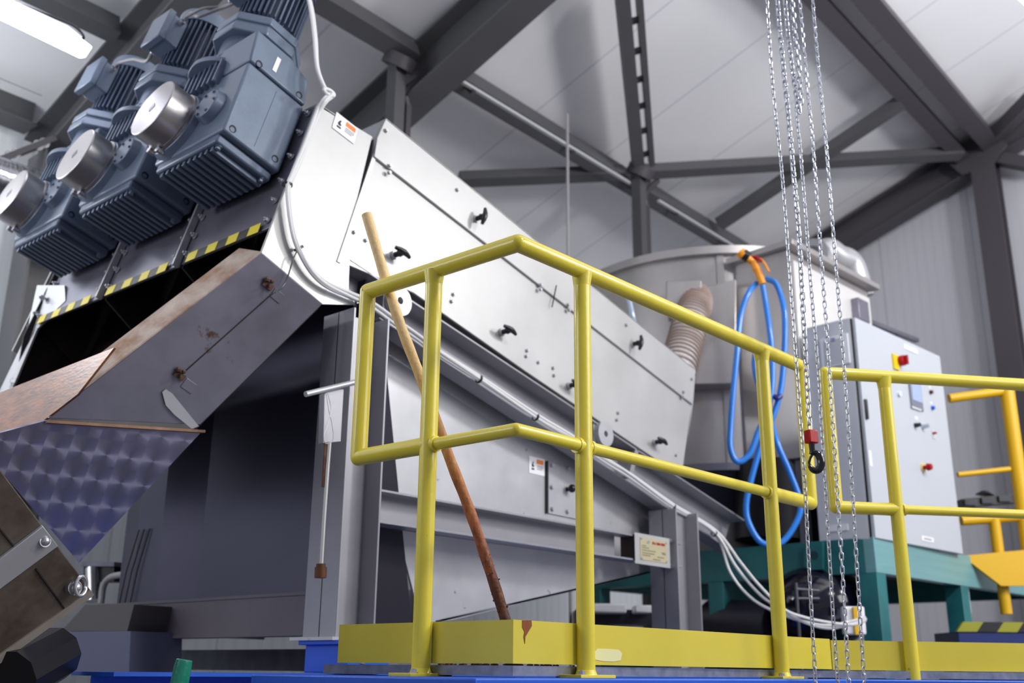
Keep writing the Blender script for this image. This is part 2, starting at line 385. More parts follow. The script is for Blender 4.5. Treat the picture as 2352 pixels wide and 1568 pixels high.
def knee_column(px, py, ybot, label):
    t = R(px, py, -.2); x, y = t.x, t.y
    c = thing('knee_column', label, 'column', (x, y, 0))
    MB().bar((x, y, 0), (x, y, t.z), .10, .10, (0, 1, 0)).build('post', BEAM, c)
    MB().bar((x+.12, y, 0), (x+.12, y, t.z-.28), .05, .05, (0, 1, 0)).build('conduit', BEAM2, c)
    MB().tube(smooth_path([(x+.12, y, t.z-.3), (x+.10, y, t.z-.18), (x+.22, y, t.z-.04), (x+.3, y-.02, t.z+.04)]), .03).build('curved_arm', BEAM2, c)
    MB().cyl((x, y, t.z-.02), (x, y-.05, t.z+.06), .13, 16).build('knee_plate', BEAM2, c)
    for s in (-1, 1): MB().hexbolt((x+s*.07, y-.06, t.z), (0, -1, 0), .022, .02).build('bolt', BOLT, c)
knee_column(912, 150, 300, 'dark column with a curved arm rising behind the pale machine cover')
knee_column(1466, 400, 600, 'dark column with a curved arm rising behind the cylindrical tank')
rodp = onY(1303, 300, 4.6)
tag(MB().cyl((rodp.x, 4.6, 1.2), (rodp.x, 4.6, rodp.z+.15), .012, 10).build('thin_rod', GREYC), 'thin grey rod hanging between the two roof columns', 'rod')
# left: eave beam, braces, wrapped pipe
pz = onY(60, 255, 7.2).z
beam('eave_beam', (-1.5, 7.2, pz), (2.90, 7.2, pz), .2, .27, 'dark eave beam at the left edge below the tube lamp', m=BEAM, up=(0, 0, 1))
c0 = onY(120, 300, 7.05)
beam('eave_column', (3.08, 7.05, 0), (3.08, 7.05, roofz(7.05, -.42)), .26, .34, 'dark grey column behind the farthest gear motor', up=(1, 0, 0), cat='column')
br = thing('eave_brace', 'dark brace with bright bolts at the left edge above the foil pipe', 'brace', onY(-60, 385, 6.9))
b0, b1 = onY(-60, 392, 6.9), onY(118, 322, 6.9)
MB().bar(b0, b1, .04, .14, (0, 1, 0)).build('plate', BEAM2, br)
for px, py in ((22, 357), (36, 352), (88, 333), (102, 328)): MB().hexbolt(onY(px, py, 6.88), (0, -1, 0), .028, .03).build('bolt', BOLT, br)
f0 = onY(40, 412, 6.3)
tag(MB().cyl((-1, 6.3, f0.z-.03), (3.4, 6.3, f0.z-.03), .13, 28).build('foil_wrapped_pipe', FOIL), 'silver foil wrapped pipe behind the motors at the left edge', 'pipe')
# lamps
l0, l1 = atD(-130, -22, 4.75), atD(166, 121, 4.45)
LAMP = mat('lit_lamp_cover', (236, 238, 255), .4, emit=6.0)
def lampbar(mb, p0, p1, w, h):
    p0, p1 = Vector(p0), Vector(p1); d = (p1-p0).normalized(); sd = d.cross(Vector((0, 0, 1))).normalized(); u = sd.cross(d)
    mb.prism([p0+sd*a*w/2+u*b*h for a, b in ((-1, 1), (1, 1), (1, .25), (.7, 0), (-.7, 0), (-1, .25))], p1-p0); return mb
lt = thing('tube_lamp', 'glowing tube lamp housing in the top left corner', 'ceiling lamp', l1)
lampbar(MB(), l0, l1, .16, .085).build('lit_cover', LAMP, lt, bevel=.006)
dd = (l1-l0).normalized()
MB().bar(l0+Vector((0, 0, .1)), l1+Vector((0, 0, .1))-dd*.01, .12, .03).build('housing', mat('lamp_housing', (220, 220, 226), .5), lt)
cp = smooth_path([atD(-60, -22, 4.74), atD(40, 8, 4.65), atD(110, 35, 4.55), atD(170, 60, 4.48), atD(192, 86, 4.45), l1+Vector((0, 0, .07))])
MB().tube(cp, .007, 8).build('cable', BLACK, lt)
l2, l3 = onZ(2330, -40, 5.9), onZ(2420, 40, 5.9)
lt = thing('tube_lamp', 'glowing tube lamp just entering the top right corner', 'ceiling lamp', l3)
lampbar(MB(), l2, l3, .16, .085).build('lit_cover', LAMP, lt)

# ================================================================== PLATFORM
PC = (1.985, 1.69)            # rail corner
zt = ZC+1.1
zk0, zk1 = 1.5175, 1.620
B0, B1 = Vector((3.70, 1.60, 0)), Vector((5.05, .48, 0))
bd = (B1-B0).normalized()
deck = [(2.01, 2.42), (2.01, 1.715), (3.60, 1.665), (4.75, .71), (6.4, .71), (6.4, 1.9), (5.9, 2.95), (2.95, 2.95), (2.95, 2.42)]
tag(MB().prism([(x, y, 1.489) for x, y in deck], (0, 0, .024)).build('deck_plate', GALV), 'galvanised deck plate under the yellow kick board', 'deck')
# blue skid beams
tag(MB().ibeam((1.86, 2.05, 1.43), (4.0, 2.05, 1.43), .3, .108).build('blue_deck_beam', BLUE) if False else
    MB().prism([(x, y, 1.38) for x, y in ((1.75, 2.40), (1.75, 1.60), (3.64, 1.57), (4.87, .52), (5.2, .62), (4.1, 1.72), (2.2, 1.8), (2.2, 2.4))], (0, 0, .105)).build('blue_deck_beam', BLUE, bevel=.004),
    'blue painted beam carrying the yellow railing along the bottom edge', 'beam')
tag(MB().ibeam((1.75, 3.22, 1.42), (6.1, 3.22, 1.42), .26, .13).build('blue_skid_beam', BLUE), 'blue skid beam under the machine feet at the lower left', 'beam')
bb = thing('blue_support_block', 'blue steel block under the left machine column', 'support block', (2.7, 3.25, 1.485))
Xa = onY(797, 1500, 3.03).x; Xb = Xa+.05
MB().box(Xa, Xb+.16, 3.03, 3.27, 1.487, 1.588).build('body', BLUE, bb, bevel=.004)
MB().box(Xa-.02, Xb+.18, 3.01, 3.29, 1.586, 1.603).build('top_plate', BLUE, bb, bevel=.003)

def flat_base(mb, x, y, z=1.485):
    mb.box(x-.075, x+.075, y-.04, y+.04, z, z+.008)
# ---- railing A
ra = thing('yellow_guard_railing', 'yellow tubular guard railing with a bent corner in front of the machine', 'railing', (PC[0], PC[1], 1.485))
def joint_sphere(mb, p, r): mb.sphere(p, r, 16); return mb
r1, r2 = .0242, .0172
zr, zm = zt, ZC+.50
endL = Vector((1.985, 2.29, zr)); cor = Vector((PC[0], PC[1], zr)); endR = Vector((3.555, 1.632, zr))
pm = lambda v, z: Vector((v.x, v.y, z))
dirA = (endR-cor).normalized()
P1 = cor.lerp(endL, .52); P1 = Vector((1.985, 2.005, zr)); P2 = Vector((2.262, 1.683, zr)); P3 = cor+dirA*1.285
zmid = onZ(1180, 985, 0) if False else None
zmL = onP(850, 1045, (1.985, 0, 0), Vector((1, 0, 0))).z; zmC = onP(1178, 985, (1.985, 1.69, 0), (dirA.cross(Vector((0, 0, 1))))).z
zmid = (zmL+zmC)/2
mb = MB().pipe(endL, cor, r1).pipe(cor, endR, r1)
for q in (endL, cor, endR): mb.sphere(q, r1*1.0, 20)
mb.build('top_rail', YEL, ra)
for q0, q1 in ((endL, P1), (endR, P3)):
    e = (q1-q0).normalized()
    MB().pipe(q0, pm(q0, zmid), r1).sphere(pm(q0, zmid), r1, 20).tube([pm(q0, zmid), pm(q0, zmid).lerp(pm(q1, zmid), .75), pm(q1, zmid)], [r1, r1*.98, r1*1.02], 20).build('end_loop', YEL, ra)
mb = MB()
mb.pipe(pm(P1, zmid), pm(cor, zmid), r2).sphere(pm(cor, zmid), r2, 16).pipe(pm(cor, zmid), pm(P3, zmid), r2)
mb.build('middle_rail', YEL, ra)
for q in (P1, P2, P3):
    mb = MB().pipe(pm(q, 1.49), q, r1, 24)
    # weld fillets at the rails
    mb.cyl(q-Vector((0, 0, r1*1.9)), q-Vector((0, 0, r1*.2)), r1, 24, r1*1.25)
    mb.cyl(pm(q, 1.493), pm(q, 1.505), r1*1.2, 24, r1)
    mb.build('post', YEL, ra)
    for e in (cor-P1, endR-cor):
        pass
    pl = MB(); flat_base(pl, q.x, q.y); pl.build('base_plate', YEL, ra, bevel=.001)
    for s in (-1, 1):
        MB().hexbolt((q.x+s*.055*.8, q.y+s*.02, 1.493), (0, 0, 1), .009, .007, .004).build('bolt', BOLT, ra)
# weld beads where the middle rail meets the posts
for q, d in ((P1, Vector((0, -1, 0))), (P2, -dirA), (P2, dirA), (P3, -dirA)):
    c = pm(q, zmid)+d*(r1*.86)
    MB().ring(c, c+d*.012, r2*1.28, r2*.9, 20).build('weld_collar', YEL, ra)
# kick board
t = .006
kk = MB()
kk.box(2.004, 2.010, PC[1]+.02, 2.355, zk0, zk1)
sd = dirA.cross(Vector((0, 0, 1))).normalized()
o0 = Vector((2.004, PC[1]+.02, 0)); o1 = o0+dirA*1.66
inn = -sd if (-sd).y > 0 else sd
kk.prism([pm(o0, zk0), pm(o1, zk0), pm(o1, zk1), pm(o0, zk1)], inn*t)
kk.build('kick_board', YELK, ra)
# marks on the kick board: a rust run and a pale scraped patch
def kb(px, py): return onP(px, py, o0-inn*.0012, sd)
MB().prism([kb(*p) for p in ((1200, 1424), (1221, 1424), (1222, 1437), (1214, 1450), (1207, 1462), (1206, 1478), (1203, 1462), (1205, 1450), (1200, 1440))], inn*.001).build('rust_run', RUSTM, ra)
MB().prism([kb(*p) for p in ((1372, 1489), (1400, 1490), (1422, 1492), (1429, 1500), (1426, 1516), (1410, 1519), (1385, 1518), (1366, 1514), (1364, 1500))], inn*.001).build('scraped_patch', CREAM, ra)
for q in (P1, P2, P3):
    MB().tube([pm(q, z)+dirA*(r1*.9)*(1 if q is not P1 else .0)+(Vector((0, 0, 0)) if q is not P1 else Vector((.012, -.02, 0))) for z in np.linspace(zk0, zk1, 8)], .004, 8).build('weld_seam', YELK, ra)

# ---- railing B
rb = thing('yellow_guard_railing', 'yellow tubular guard railing to the right of the hanging chains', 'railing', (B0.x, B0.y, 1.485))
bz = Vector((B0.x+.0, B0.y, zr)); be = Vector((B1.x, B1.y, zr))
P4 = onZ(2022, 868, zr); P4 = B0+bd*((P4-B0).dot(bd)); P4.z = zr
P5 = P4+bd*.95; P5.z = zr
MB().pipe(bz, be, r1).sphere(bz, r1, 20).build('top_rail', YEL, rb)
MB().pipe(bz, pm(bz, zmid), r1).sphere(pm(bz, zmid), r1, 20).tube([pm(bz, zmid), pm(bz, zmid).lerp(pm(P4, zmid), .7), pm(P4, zmid)], [r1, r1*.95, r1*1.02], 20).build('end_loop', YEL, rb)
MB().pipe(pm(P4, zmid), pm(be, zmid), r2).build('middle_rail', YEL, rb)
for q in (P4, P5):
    MB().pipe(pm(q, 1.42), q, r1, 24).cyl(q-Vector((0, 0, r1*2)), q-Vector((0, 0, r1*.2)), r1, 24, r1*1.25).build('post', YEL, rb)
c = pm(P4, zmid)+bd*(r1*.86); MB().ring(c, c+bd*.012, r2*1.28, r2*.9, 20).build('weld_collar', YEL, rb)
sb = bd.cross(Vector((0, 0, 1))); sb = sb if sb.y > 0 else -sb
k0 = Vector((o1.x+.004, o1.y-.002, 0)); 
MB().prism([pm(k0, zk0-.002), pm(k0, zk0-.002)+bd*1.45, pm(k0, zk1-.004)+bd*1.45, pm(k0, zk1-.004)], sb*t).build('kick_board', YELK, rb)

# ================================================================== MACHINE
Y0 = 3.2; Y1 = 5.30
V = lambda px, py, y=Y0: onY(px, py, y)
mc = thing('dewatering_machine', 'large inclined stainless steel machine with a pale hooded cover and open chute', 'machine', (3.4, 4.2, 1.485))
e1 = V(729, 237); e2 = V(600, 580)
T = (e1-e2).normalized(); N = Vector((-T.z, 0, T.x))
ey = Vector((0, 1, 0))
def F(a, b, y): return e2+N*a+T*b+Vector((0, y-Y0, 0))     # point in the frame of the motor face
# cover direction
cA, cB = V(887, 272), V(1598, 849); DC = (cB-cA).normalized(); NC = Vector((-DC.z, 0, DC.x))
if NC.z < 0: NC = -NC
def K(px, py, y=Y0): return onY(px, py, y)
# head side plates, face plates, top, back
head = [V(*p) for p in ((729, 237), (855, 314), (807, 514), (776, 600), (740, 698), (600, 580))]
MB().prism(head, ey*.012).build('head_side_plate', STEEL, mc, bevel=.002)
MB().prism([p+ey*(Y1-Y0-.012) for p in head], ey*.012).build('head_side_plate', STEEL, mc)
pitch = .645
for k in range(3):
    ya = Y0+.01+pitch*k if k else Y0+.012; yb = Y0+pitch*(k+1)-.008
    if k == 2: yb = Y1-.14
    MB().prism([F(-.004, .13, ya), F(-.004, .13, yb), F(-.004, .79, yb), F(-.004, .79, ya)], -N*.012).build('face_plate', STEEL_D, mc, bevel=.002)
    for ys, sgn in ((ya+.03, 1), (yb-.03, -1)):
        for b in (.17, .27, .37, .50, .63, .74):
            MB().hexbolt(F(0, b, ys), N, .011, .012, .012).build('flange_bolt', BOLT if ys < 3.3 else STEEL_M, mc)
    if k:
        MB().prism([F(0, .11, ya-.016), F(0, .11, ya-.004), F(0, .8, ya-.004), F(0, .8, ya-.016)], N*.03).build('face_flange', STEEL_M, mc)
# hazard tape: alternate yellow and black squares
HY, HB = mat('hazard_yellow', (226, 206, 26), .45), mat('hazard_black', (24, 22, 26), .45)
for k in range(3):
    ya = Y0+.07+.665*k; n = 7; st = .073
    yb = ya+st*n if k < 2 else Y1-.17
    tp = MB().prism([F(.008, .115, ya), F(.008, .115, yb), F(.008, .162, yb), F(.008, .162, ya)], -N*.002).build('hazard_tape', HB, mc, label='yellow and black hazard tape')
    for i in range(0, n, 2):
        a0, a1 = ya+st*i, min(ya+st*(i+1), yb)
        if a1 > a0: MB().prism([F(.0095, .115, a0), F(.0095, .115, a1), F(.0095, .162, a1), F(.0095, .162, a0)], -N*.001).build('yellow_square', HY, tp)
# head roof and inner back
q0, q1 = V(729, 237), V(855, 314)
MB().prism([q0, q1, q1+Vector((0, Y1-Y0, 0)), q0+Vector((0, Y1-Y0, 0))], (0, 0, -.01)).build('head_roof', STEEL_M, mc)
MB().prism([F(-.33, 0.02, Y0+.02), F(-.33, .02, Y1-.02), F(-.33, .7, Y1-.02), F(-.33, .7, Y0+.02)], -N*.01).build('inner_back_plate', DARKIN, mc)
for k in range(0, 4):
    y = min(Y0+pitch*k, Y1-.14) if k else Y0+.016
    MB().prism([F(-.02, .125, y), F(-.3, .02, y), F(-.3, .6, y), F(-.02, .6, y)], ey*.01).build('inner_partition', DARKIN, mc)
# chute: side plate folds inwards below the head
f0, f1 = V(600, 580), V(740, 698)
ff = (f1-f0).normalized(); gdn = Vector((-abs(ff.z), 0, -abs(ff.x))); gdn = Vector((ff.z, 0, -ff.x)) if ff.z*1 < 0 else gdn
gdn = (gdn.normalized()+ey*.42).normalized(); nC = ff.cross(gdn).normalized(); nC = nC if nC.y < 0 else -nC
def CH(px, py, o=0.): return onP(px, py, f0+nC*o, nC)
ch = [CH(*p) for p in ((600, 580), (740, 698), (460, 975), (110, 960))]
MB().prism(ch, -nC*.01).build('chute_side', STEEL_D, mc, bevel=.002)
fA, fB = ch[1], ch[2]
fd = (fB-fA).normalized()
rimd = (ch[3]-ch[0]).normalized()
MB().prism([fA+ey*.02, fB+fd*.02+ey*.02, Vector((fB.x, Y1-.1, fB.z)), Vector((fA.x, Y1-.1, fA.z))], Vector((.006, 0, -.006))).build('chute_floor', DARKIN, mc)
re_ = CH(190, 897)
MB().prism([ch[0], re_, re_+ey*.12+Vector((-.03, 0, .03)), ch[0]+ey*.10+Vector((-.03, 0, .03))], Vector((-.004, 0, .004))).build('chute_rim', mat('rim_steel', (196, 182, 170), .4, .3, var=.3, vscale=8, rgb2=(150, 112, 86)), mc)
far = [F(-.004, .14, Y1), onY(27, 894, Y1), onY(-60, 1120, Y1), onY(-150, 1230, Y1), onY(-120, 900, Y1), onY(0, 905, Y1), onY(62, 800, Y1)]
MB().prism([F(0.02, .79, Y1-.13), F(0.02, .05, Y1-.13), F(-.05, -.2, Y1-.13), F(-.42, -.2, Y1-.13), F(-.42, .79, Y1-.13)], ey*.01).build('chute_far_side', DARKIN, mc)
MB().prism([onX(85, 655, 2.30), onX(148, 655, 2.30), onX(150, 690, 2.28), onX(85, 755, 2.25), onX(27, 894, 2.2), onX(-60, 1040, 2.1), onX(-110, 1040, 2.1), onX(0, 895, 2.2), onX(60, 770, 2.25)], (.01, 0, 0)).build('end_plate', STEEL_M, mc)
for px, py in ((101, 684), (87, 720), (73, 750)): MB().hexbolt(onX(px, py, 2.27), (-1, .3, 0), .014, .014, .01).build('flange_bolt', BOLT, mc)
# brown board lying in the chute mouth
bX = 1.72
b0, b1 = onX(262, 798, bX), onX(10, 897, bX)
nB = (b1-b0).cross(CH(104, 962, -.02)-b0).normalized()
MB().prism([onP(*p, b0, nB) for p in ((262, 798), (10, 897), (-150, 962), (-190, 1110), (0, 1022), (104, 962), (178, 905))], -nB*.008 if nB.x < 0 else nB*.008).build('mouth_board', BROWN, mc)
# chute side details: seam strip, clamps, curved lip
MB().bar(CH(628, 672, .002), CH(408, 868, .002), .004, .003, nC).build('seam_rod', DARKIN, mc)
cu = ff; cv = nC.cross(ff).normalized()
for px, py in ((615, 655), (412, 862)):
    c = CH(px, py, .004); g = MB(); g.obox(c, ff*.022, nC*.006, cv*.012); g.cyl(c, c+nC*.03, .008, 8); g.sphere(c+nC*.01+cv*.015-ff*.02, .012, 8); g.sphere(c+nC*.012+cv*.02, .009, 8)
    g.build('clamp', mat('rusty_clamp', (110, 84, 72), .5, .4, var=.4, vscale=30) if px == 615 else bpy.data.materials['rusty_clamp'], mc)
    MB().obox(CH(px+22, py+24, .002), ff*.026, nC*.0015, cv*.02).build('patch_plate', STEEL_D, mc, bevel=.001)
MB().prism([CH(*p, .004) for p in ((372, 900), (380, 893), (395, 903), (456, 978), (440, 984), (400, 952), (380, 930))], nC*.004).build('lip_plate', STEEL_M, mc)
# engine-turned discharge side plate
a0, a1 = CH(104, 966), CH(465, 989)
gd = Vector((0, .5, -1)).normalized(); nS = (a1-a0).cross(gd).normalized(); nS = nS if nS.y < 0 else -nS
def SW(px, py, o=0.): return onP(px, py, a0+nS*o, nS)
MB().prism([SW(*p) for p in ((104, 966), (465, 989), (182, 1292), (-60, 1010))], -nS*.012).build('patterned_side_plate', SWIRL, mc)
MB().prism([a0, a1, a1+Vector((0, 0, -.010)), a0+Vector((0, 0, -.010))], -ey*.02).build('plate_rim', RUSTY, mc)
# pale hooded cover
cov = [(887, 272), (1598, 849), (1592, 929), (1571, 1067), (1549, 1083), (1207, 850), (776, 600), (807, 514), (860, 359), (867, 316)]
low = [(860, 359), (1592, 929), (1571, 1067), (1549, 1083), (1207, 852), (950, 672), (776, 598), (807, 514)]
upp = [(887, 272), (1598, 849), (1592, 929), (860, 359), (867, 316)]
MB().prism([K(*p) for p in low], ey*.012).build('cover_lower_panel', STEEL, mc, bevel=.002)
MB().prism([K(*p, Y0-.014) for p in upp], ey*.026).build('cover_upper_strip', STEEL, mc, bevel=.002)
c0_, c1_ = K(887, 272, Y0-.014), K(1598, 849, Y0-.014)
MB().prism([c0_, c1_, c1_+ey*1.9, c0_+ey*1.9], NC*-.006).build('cover_top', STEEL, mc)
MB().prism([K(887, 272, Y0-.01), K(867, 316, Y0-.01), K(855, 322, Y0-.01)+Vector((0, 1.9, 0)), K(887, 272, Y0-.01)+ey*1.9], (.006, 0, 0)).build('cover_end', STEEL_M, mc)
# back filler so the cover is a closed hood
MB().prism([K(1596, 852, Y0), K(1590, 930, Y0), K(1571, 1067, Y0), K(1571, 1067, Y0)+ey*1.9, K(1596, 852, Y0)+ey*1.9], (-.008, 0, 0)).build('cover_end', STEEL_M, mc)
# joint strip between head and cover (folded, slightly lighter)
MB().prism([K(858, 352, Y0-.006), K(866, 356, Y0-.006), K(783, 604, Y0-.006), K(775, 600, Y0-.006)], ey*.008).build('joint_strip', STEEL_M, mc)
# bolts and latches
def cb(px, py, r=.008, m=STEEL_M, y=Y0-.001): MB().hexbolt(onY(px, py, y), (0, -1, 0), r, .010).build('panel_bolt', m, mc)
for p in ((886, 300),): cb(*p, .009, STEEL_M, Y0-.015)
for p in ((893, 397), (1050, 436), (1240, 665), (1306, 712), (1438, 746), (1588, 870), (1568, 912), (894, 381), (1241, 654), (1304, 700), (1569, 900)): cb(*p, .0085, STEEL_M, Y0-.015)
for p in ((813, 533), (840, 552), (1041, 676), (1037, 692), (1208, 818), (1210, 805), (1270, 845), (1272, 862), (1236, 832), (1419, 948), (1416, 964), (1552, 1045)): cb(*p)
def knob(px, py, ang, y=Y0-.012):
    c = onY(px, py, y); g = MB()
    g.cyl(c, c-ey*.03, .013, 14); g.cyl(c-ey*.028, c-ey*.045, .017, 14, .014)
    d = Vector((cos(ang), 0, sin(ang))); g.tube([c-ey*.045-d*.045, c-ey*.052-d*.02, c-ey*.054, c-ey*.052+d*.02, c-ey*.045+d*.045], [.008, .012, .014, .012, .008], 12)
    g.build('wing_knob', BLACK, mc)
    MB().cyl(c+ey*.010, c-ey*.003, .02, 16).build('knob_washer', STEEL_M, mc)
knob(1095, 502, 1.35, Y0-.02); knob(1455, 790, 1.35, Y0-.02)
for px, py in ((908, 585), (1155, 762), (1310, 885), (1506, 1015)): knob(px, py, -.25)
MB().bar(K(1278, 655, Y0-.016), K(1268, 705, Y0-.016), .003, .006, ey).build('slit', DARKIN, mc)
# warning stickers
def sticker(px, py, ux, uz, w, h, y):
    """ux, uz: in-plane axes (XZ)"""
    c = onY(px, py, y); ux = Vector(ux).normalized(); uz = Vector(uz).normalized()
    s = MB().obox(c, ux*w/2, ey*.0006, uz*h/2).build('warning_sticker', WHITE, mc)
    f = lambda a, b, hw, hh, n_, m_: MB().obox(c-ey*.001+ux*a*w+uz*b*h, ux*hw*w, ey*.0006, uz*hh*h).build(n_, m_, s)
    f(.20, .26, .22, .13, 'orange_band', ORANGE); f(.2, .02, .2, .02, 'text_line', GREYC); f(.2, -.08, .2, .02, 'text_line', GREYC); f(.16, -.18, .16, .02, 'text_line', GREYC)
    g = MB(); cc = c-ey*.0012-ux*.26*w
    g.prism([cc+ux*a*w+uz*b*h for a, b in ((-.08, .02), (.0, .22), (.05, .2), (.02, .06), (.09, -.04), (.04, -.12), (-.06, -.1))], ey*.0006)
    g.obox(cc-uz*h*.22, ux*.09*w, ey*.0004, uz*h*.05); g.build('pictogram', INK, s)
sticker(793, 294, DC, NC, .128, .085, Y0-.003)
# -------- sloping channel frame under the cover
yc = Y0+.10
ct0, ct1 = onY(800, 592, Y0+.0), onY(1710, 1193, Y0+.0)
lb0, lb1 = onY(872, 728, Y0+.0), onY(1690, 1268, Y0+.0)
MB().prism([K(800, 592), K(1548, 1083), K(1610, 1125), K(1708, 1193), K(1690, 1268), K(885, 737), K(800, 680)][:0] or [Vector((p.x, yc, p.z)) for p in (ct0, ct1, lb1, lb0)], ey*.010).build('frame_web', FRAME, mc)
for a_, b_, nm in ((ct0, ct1, 'top'), (lb0, lb1, 'bottom')):
    MB().prism([a_, b_, Vector((b_.x, yc, b_.z)), Vector((a_.x, yc, a_.z))], NC*-.010).build('frame_flange', FRAME, mc, bevel=.002)
MB().prism([K(772, 602), K(803, 590), K(800, 680), K(835, 700), K(740, 698)], ey*.01).build('frame_gusset', STEEL_M, mc)
for px, py in ((1460, 1090),):
    t0 = onY(px-2, py-55, Y0); MB().prism([onY(px, py-60, Y0+.0), onY(px+8, py-58, Y0), onY(px-8, py+8, Y0), onY(px-16, py+2, Y0)], ey*.1).build('stiffener', FRAME, mc)
# round lugs
for px, py in ((920, 690), (1392, 996)):
    c = onY(px, py, Y0-.02)
    MB().ring(c, c+ey*.03, .068, .017, 32).build('lifting_lug', STEEL_M, mc)
    MB().box(c.x-.075, c.x+.02, c.y+.03, c.y+.12, c.z-.06, c.z+.05).build('lug_bracket', FRAME, mc)
# -------- lower trough side plate
yb_ = Y0+.16
MB().prism([onY(*p, yb_) for p in ((862, 740), (1560, 1190), (1560, 1300), (1317, 1357), (1040, 1424), (1000, 1430), (975, 1425), (959, 1397), (914, 1220), (890, 1125), (874, 1050))], ey*.012).build('trough_side_plate', STEEL_M, mc, bevel=.002)
MB().prism([onY(*p, yb_+1.7) for p in ((862, 740), (1560, 1190), (1560, 1290), (1040, 1424), (959, 1397), (914, 1220), (874, 1050))], ey*.012).build('trough_side_plate', STEEL_M, mc)
bt0, bt1 = onY(1000, 1430, yb_), onY(1560, 1300, yb_)
MB().prism([bt0, bt1, bt1+ey*1.7, bt0+ey*1.7], (0, 0, .01)).build('trough_floor', STEEL_H, mc)
# dark hopper front seen left of the column (faces -X, folded into three facets)
hx = 2.80
def hp(px, py, x): return onX(px, py, x)
tl = hp(470, 930, hx-.0)
h_y = [3.25, hp(470, 960, hx).y, hp(330, 1200, hx).y, hp(262, 1250, hx).y]
hz0, hz1 = 1.66, 3.12
pts = [(hx, h_y[0]), (hx+.02, h_y[1]-.05), (hx-.03, (h_y[1]+h_y[2])/2), (hx-.02, h_y[2]), (hx+.06, h_y[3])]
for i in range(4):
    (xa, ya), (xb, yb2) = pts[i], pts[i+1]
    lean = .0
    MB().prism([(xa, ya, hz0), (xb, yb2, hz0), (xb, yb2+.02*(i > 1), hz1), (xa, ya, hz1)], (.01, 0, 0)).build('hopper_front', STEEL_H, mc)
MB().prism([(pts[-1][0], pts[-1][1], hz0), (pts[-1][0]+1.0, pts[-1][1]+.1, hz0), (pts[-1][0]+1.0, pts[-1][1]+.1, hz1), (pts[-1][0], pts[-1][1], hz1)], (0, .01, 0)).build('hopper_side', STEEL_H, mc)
MB().prism([(hx+.02, 3.30, hz0), (hx+.45, 3.34, hz0), (hx+.2, 3.34, hz1-.2), (hx+.02, 3.30, hz1)], (0, .01, 0)).build('hopper_side', mat('shaded_hopper_side', (40, 38, 50), .4, .5), mc)  # hopper steel darkened: shade beneath the machine put into the colour
for k in range(3):
    y_ = h_y[2]-.02+.05*k; MB().tube([(hx-.032, y_-.10, 2.15), (hx-.034, y_-.03, 1.95), (hx-.034, y_, 1.8), (hx-.034, y_+.01, 1.68)], .003, 6).build('drip_line', DARKIN, mc)
# cross beam in Y at column foot
MB().ibeam((2.70, 3.32, 1.705), (2.70, onX(235, 1430, 2.7).y, 1.705), .10, .165).build('cross_beam', FRAMED, mc)
MB().box(2.655, 2.665, 3.32, onX(235, 1430, 2.65).y, 1.625, 1.787).build('cross_beam_face', FRAMED, mc)
# columns (H section, flanges facing +-X)
def hcol(xa, xb, y0, y1, z0, z1, foot=True):
    g = MB(); g.box(xa, xa+.010, y0, y1, z0, z1); g.box(xb-.010, xb, y0, y1, z0, z1); ym = (y0+y1)/2; g.box(xa, xb, ym-.004, ym+.004, z0, z1)
    g.build('column', FRAME, mc, bevel=.0015)
    if foot:
        MB().box(xa-.03, xb+.10, y0-.02, y1+.04, z0-.010, z0+.002).build('foot_plate', STEEL_M, mc)
yA = 3.10
xa, xb = onY(770, 1459, yA).x, onY(862, 1435, yA).x
hcol(xa, xb, yA, yA+.19, 1.612, onY(770, 690, yA).z)
hcol(onY(1557, 1300, yA).x, onY(1604, 1300, yA).x+.02, yA, yA+.18, 1.50, onY(1557, 1168, yA).z)
fz = 1.614
for (x, y, d) in ((onY(827, 1455, 3.05).x, 3.06, 1),):
    MB().hexbolt((x, y, fz), (0, 0, 1), .014, .016, .006).build('anchor_bolt', BOLT, mc)
    MB().cyl((x, y-.03, 1.585), (x, y-.03, 1.52), .010, 8).hexbolt((x, y-.03, 1.585), (0, 0, -1), .015, .014).build('anchor_bolt', BOLT, mc)
# horizontal I beam
xi0, xi1 = xb, onY(1458, 1270, Y0).x
zc_ = (2.196+2.060)/2
g = MB(); 
g.box(xi0, onY(1545, 1270, Y0).x, Y0-.06, Y0+.03, 2.186, 2.196); g.box(xi0, onY(1545, 1270, Y0).x, Y0-.06, Y0+.03, 2.060, 2.070); g.box(xi0, onY(1420, 1270, Y0).x, Y0+.022, Y0+.03, 2.06, 2.196)
g.build('horizontal_beam', FRAME, mc, bevel=.0015)
xa2, xb2 = onY(1458, 1270, Y0-.07).x, onY(1538, 1270, Y0-.07).x
npb = MB().box(xa2, xb2, Y0-.072, Y0-.064, 2.045, 2.205).build('nameplate_bracket', STEEL, mc)
MB().box(xa2, xa2+.006, Y0-.07, Y0+.02, 2.06, 2.196).build('bracket_side', DARKIN, mc)
w_ = xb2-xa2
npt = MB().box(xa2+w_*.14, xb2-w_*.09, Y0-.075, Y0-.072, 2.068, 2.186).build('nameplate', mat('nameplate_beige', (196, 186, 152), .4, .3), mc)
nx = lambda u: xa2+w_*(.14+.77*u); nz = lambda v: 2.068+.118*v
g = MB()
for i, (wd_, hh) in enumerate(((.035, 1), (.02, .8), (.05, 1), (.03, .9), (.045, 1), (.03, 1))):
    u = .44+i*.082; g.box(nx(u), nx(u+wd_+.02), Y0-.077, Y0-.075, nz(.76), nz(.76+.11*hh))
g.build('red_lettering', RED, npt)
MB().prism([(nx(u), Y0-.077, nz(v)) for u, v in ((.22, .74), (.32, .76), (.36, .9), (.27, .88))], (0, .002, 0)).build('grey_mark', GREYC, npt)
g = MB()
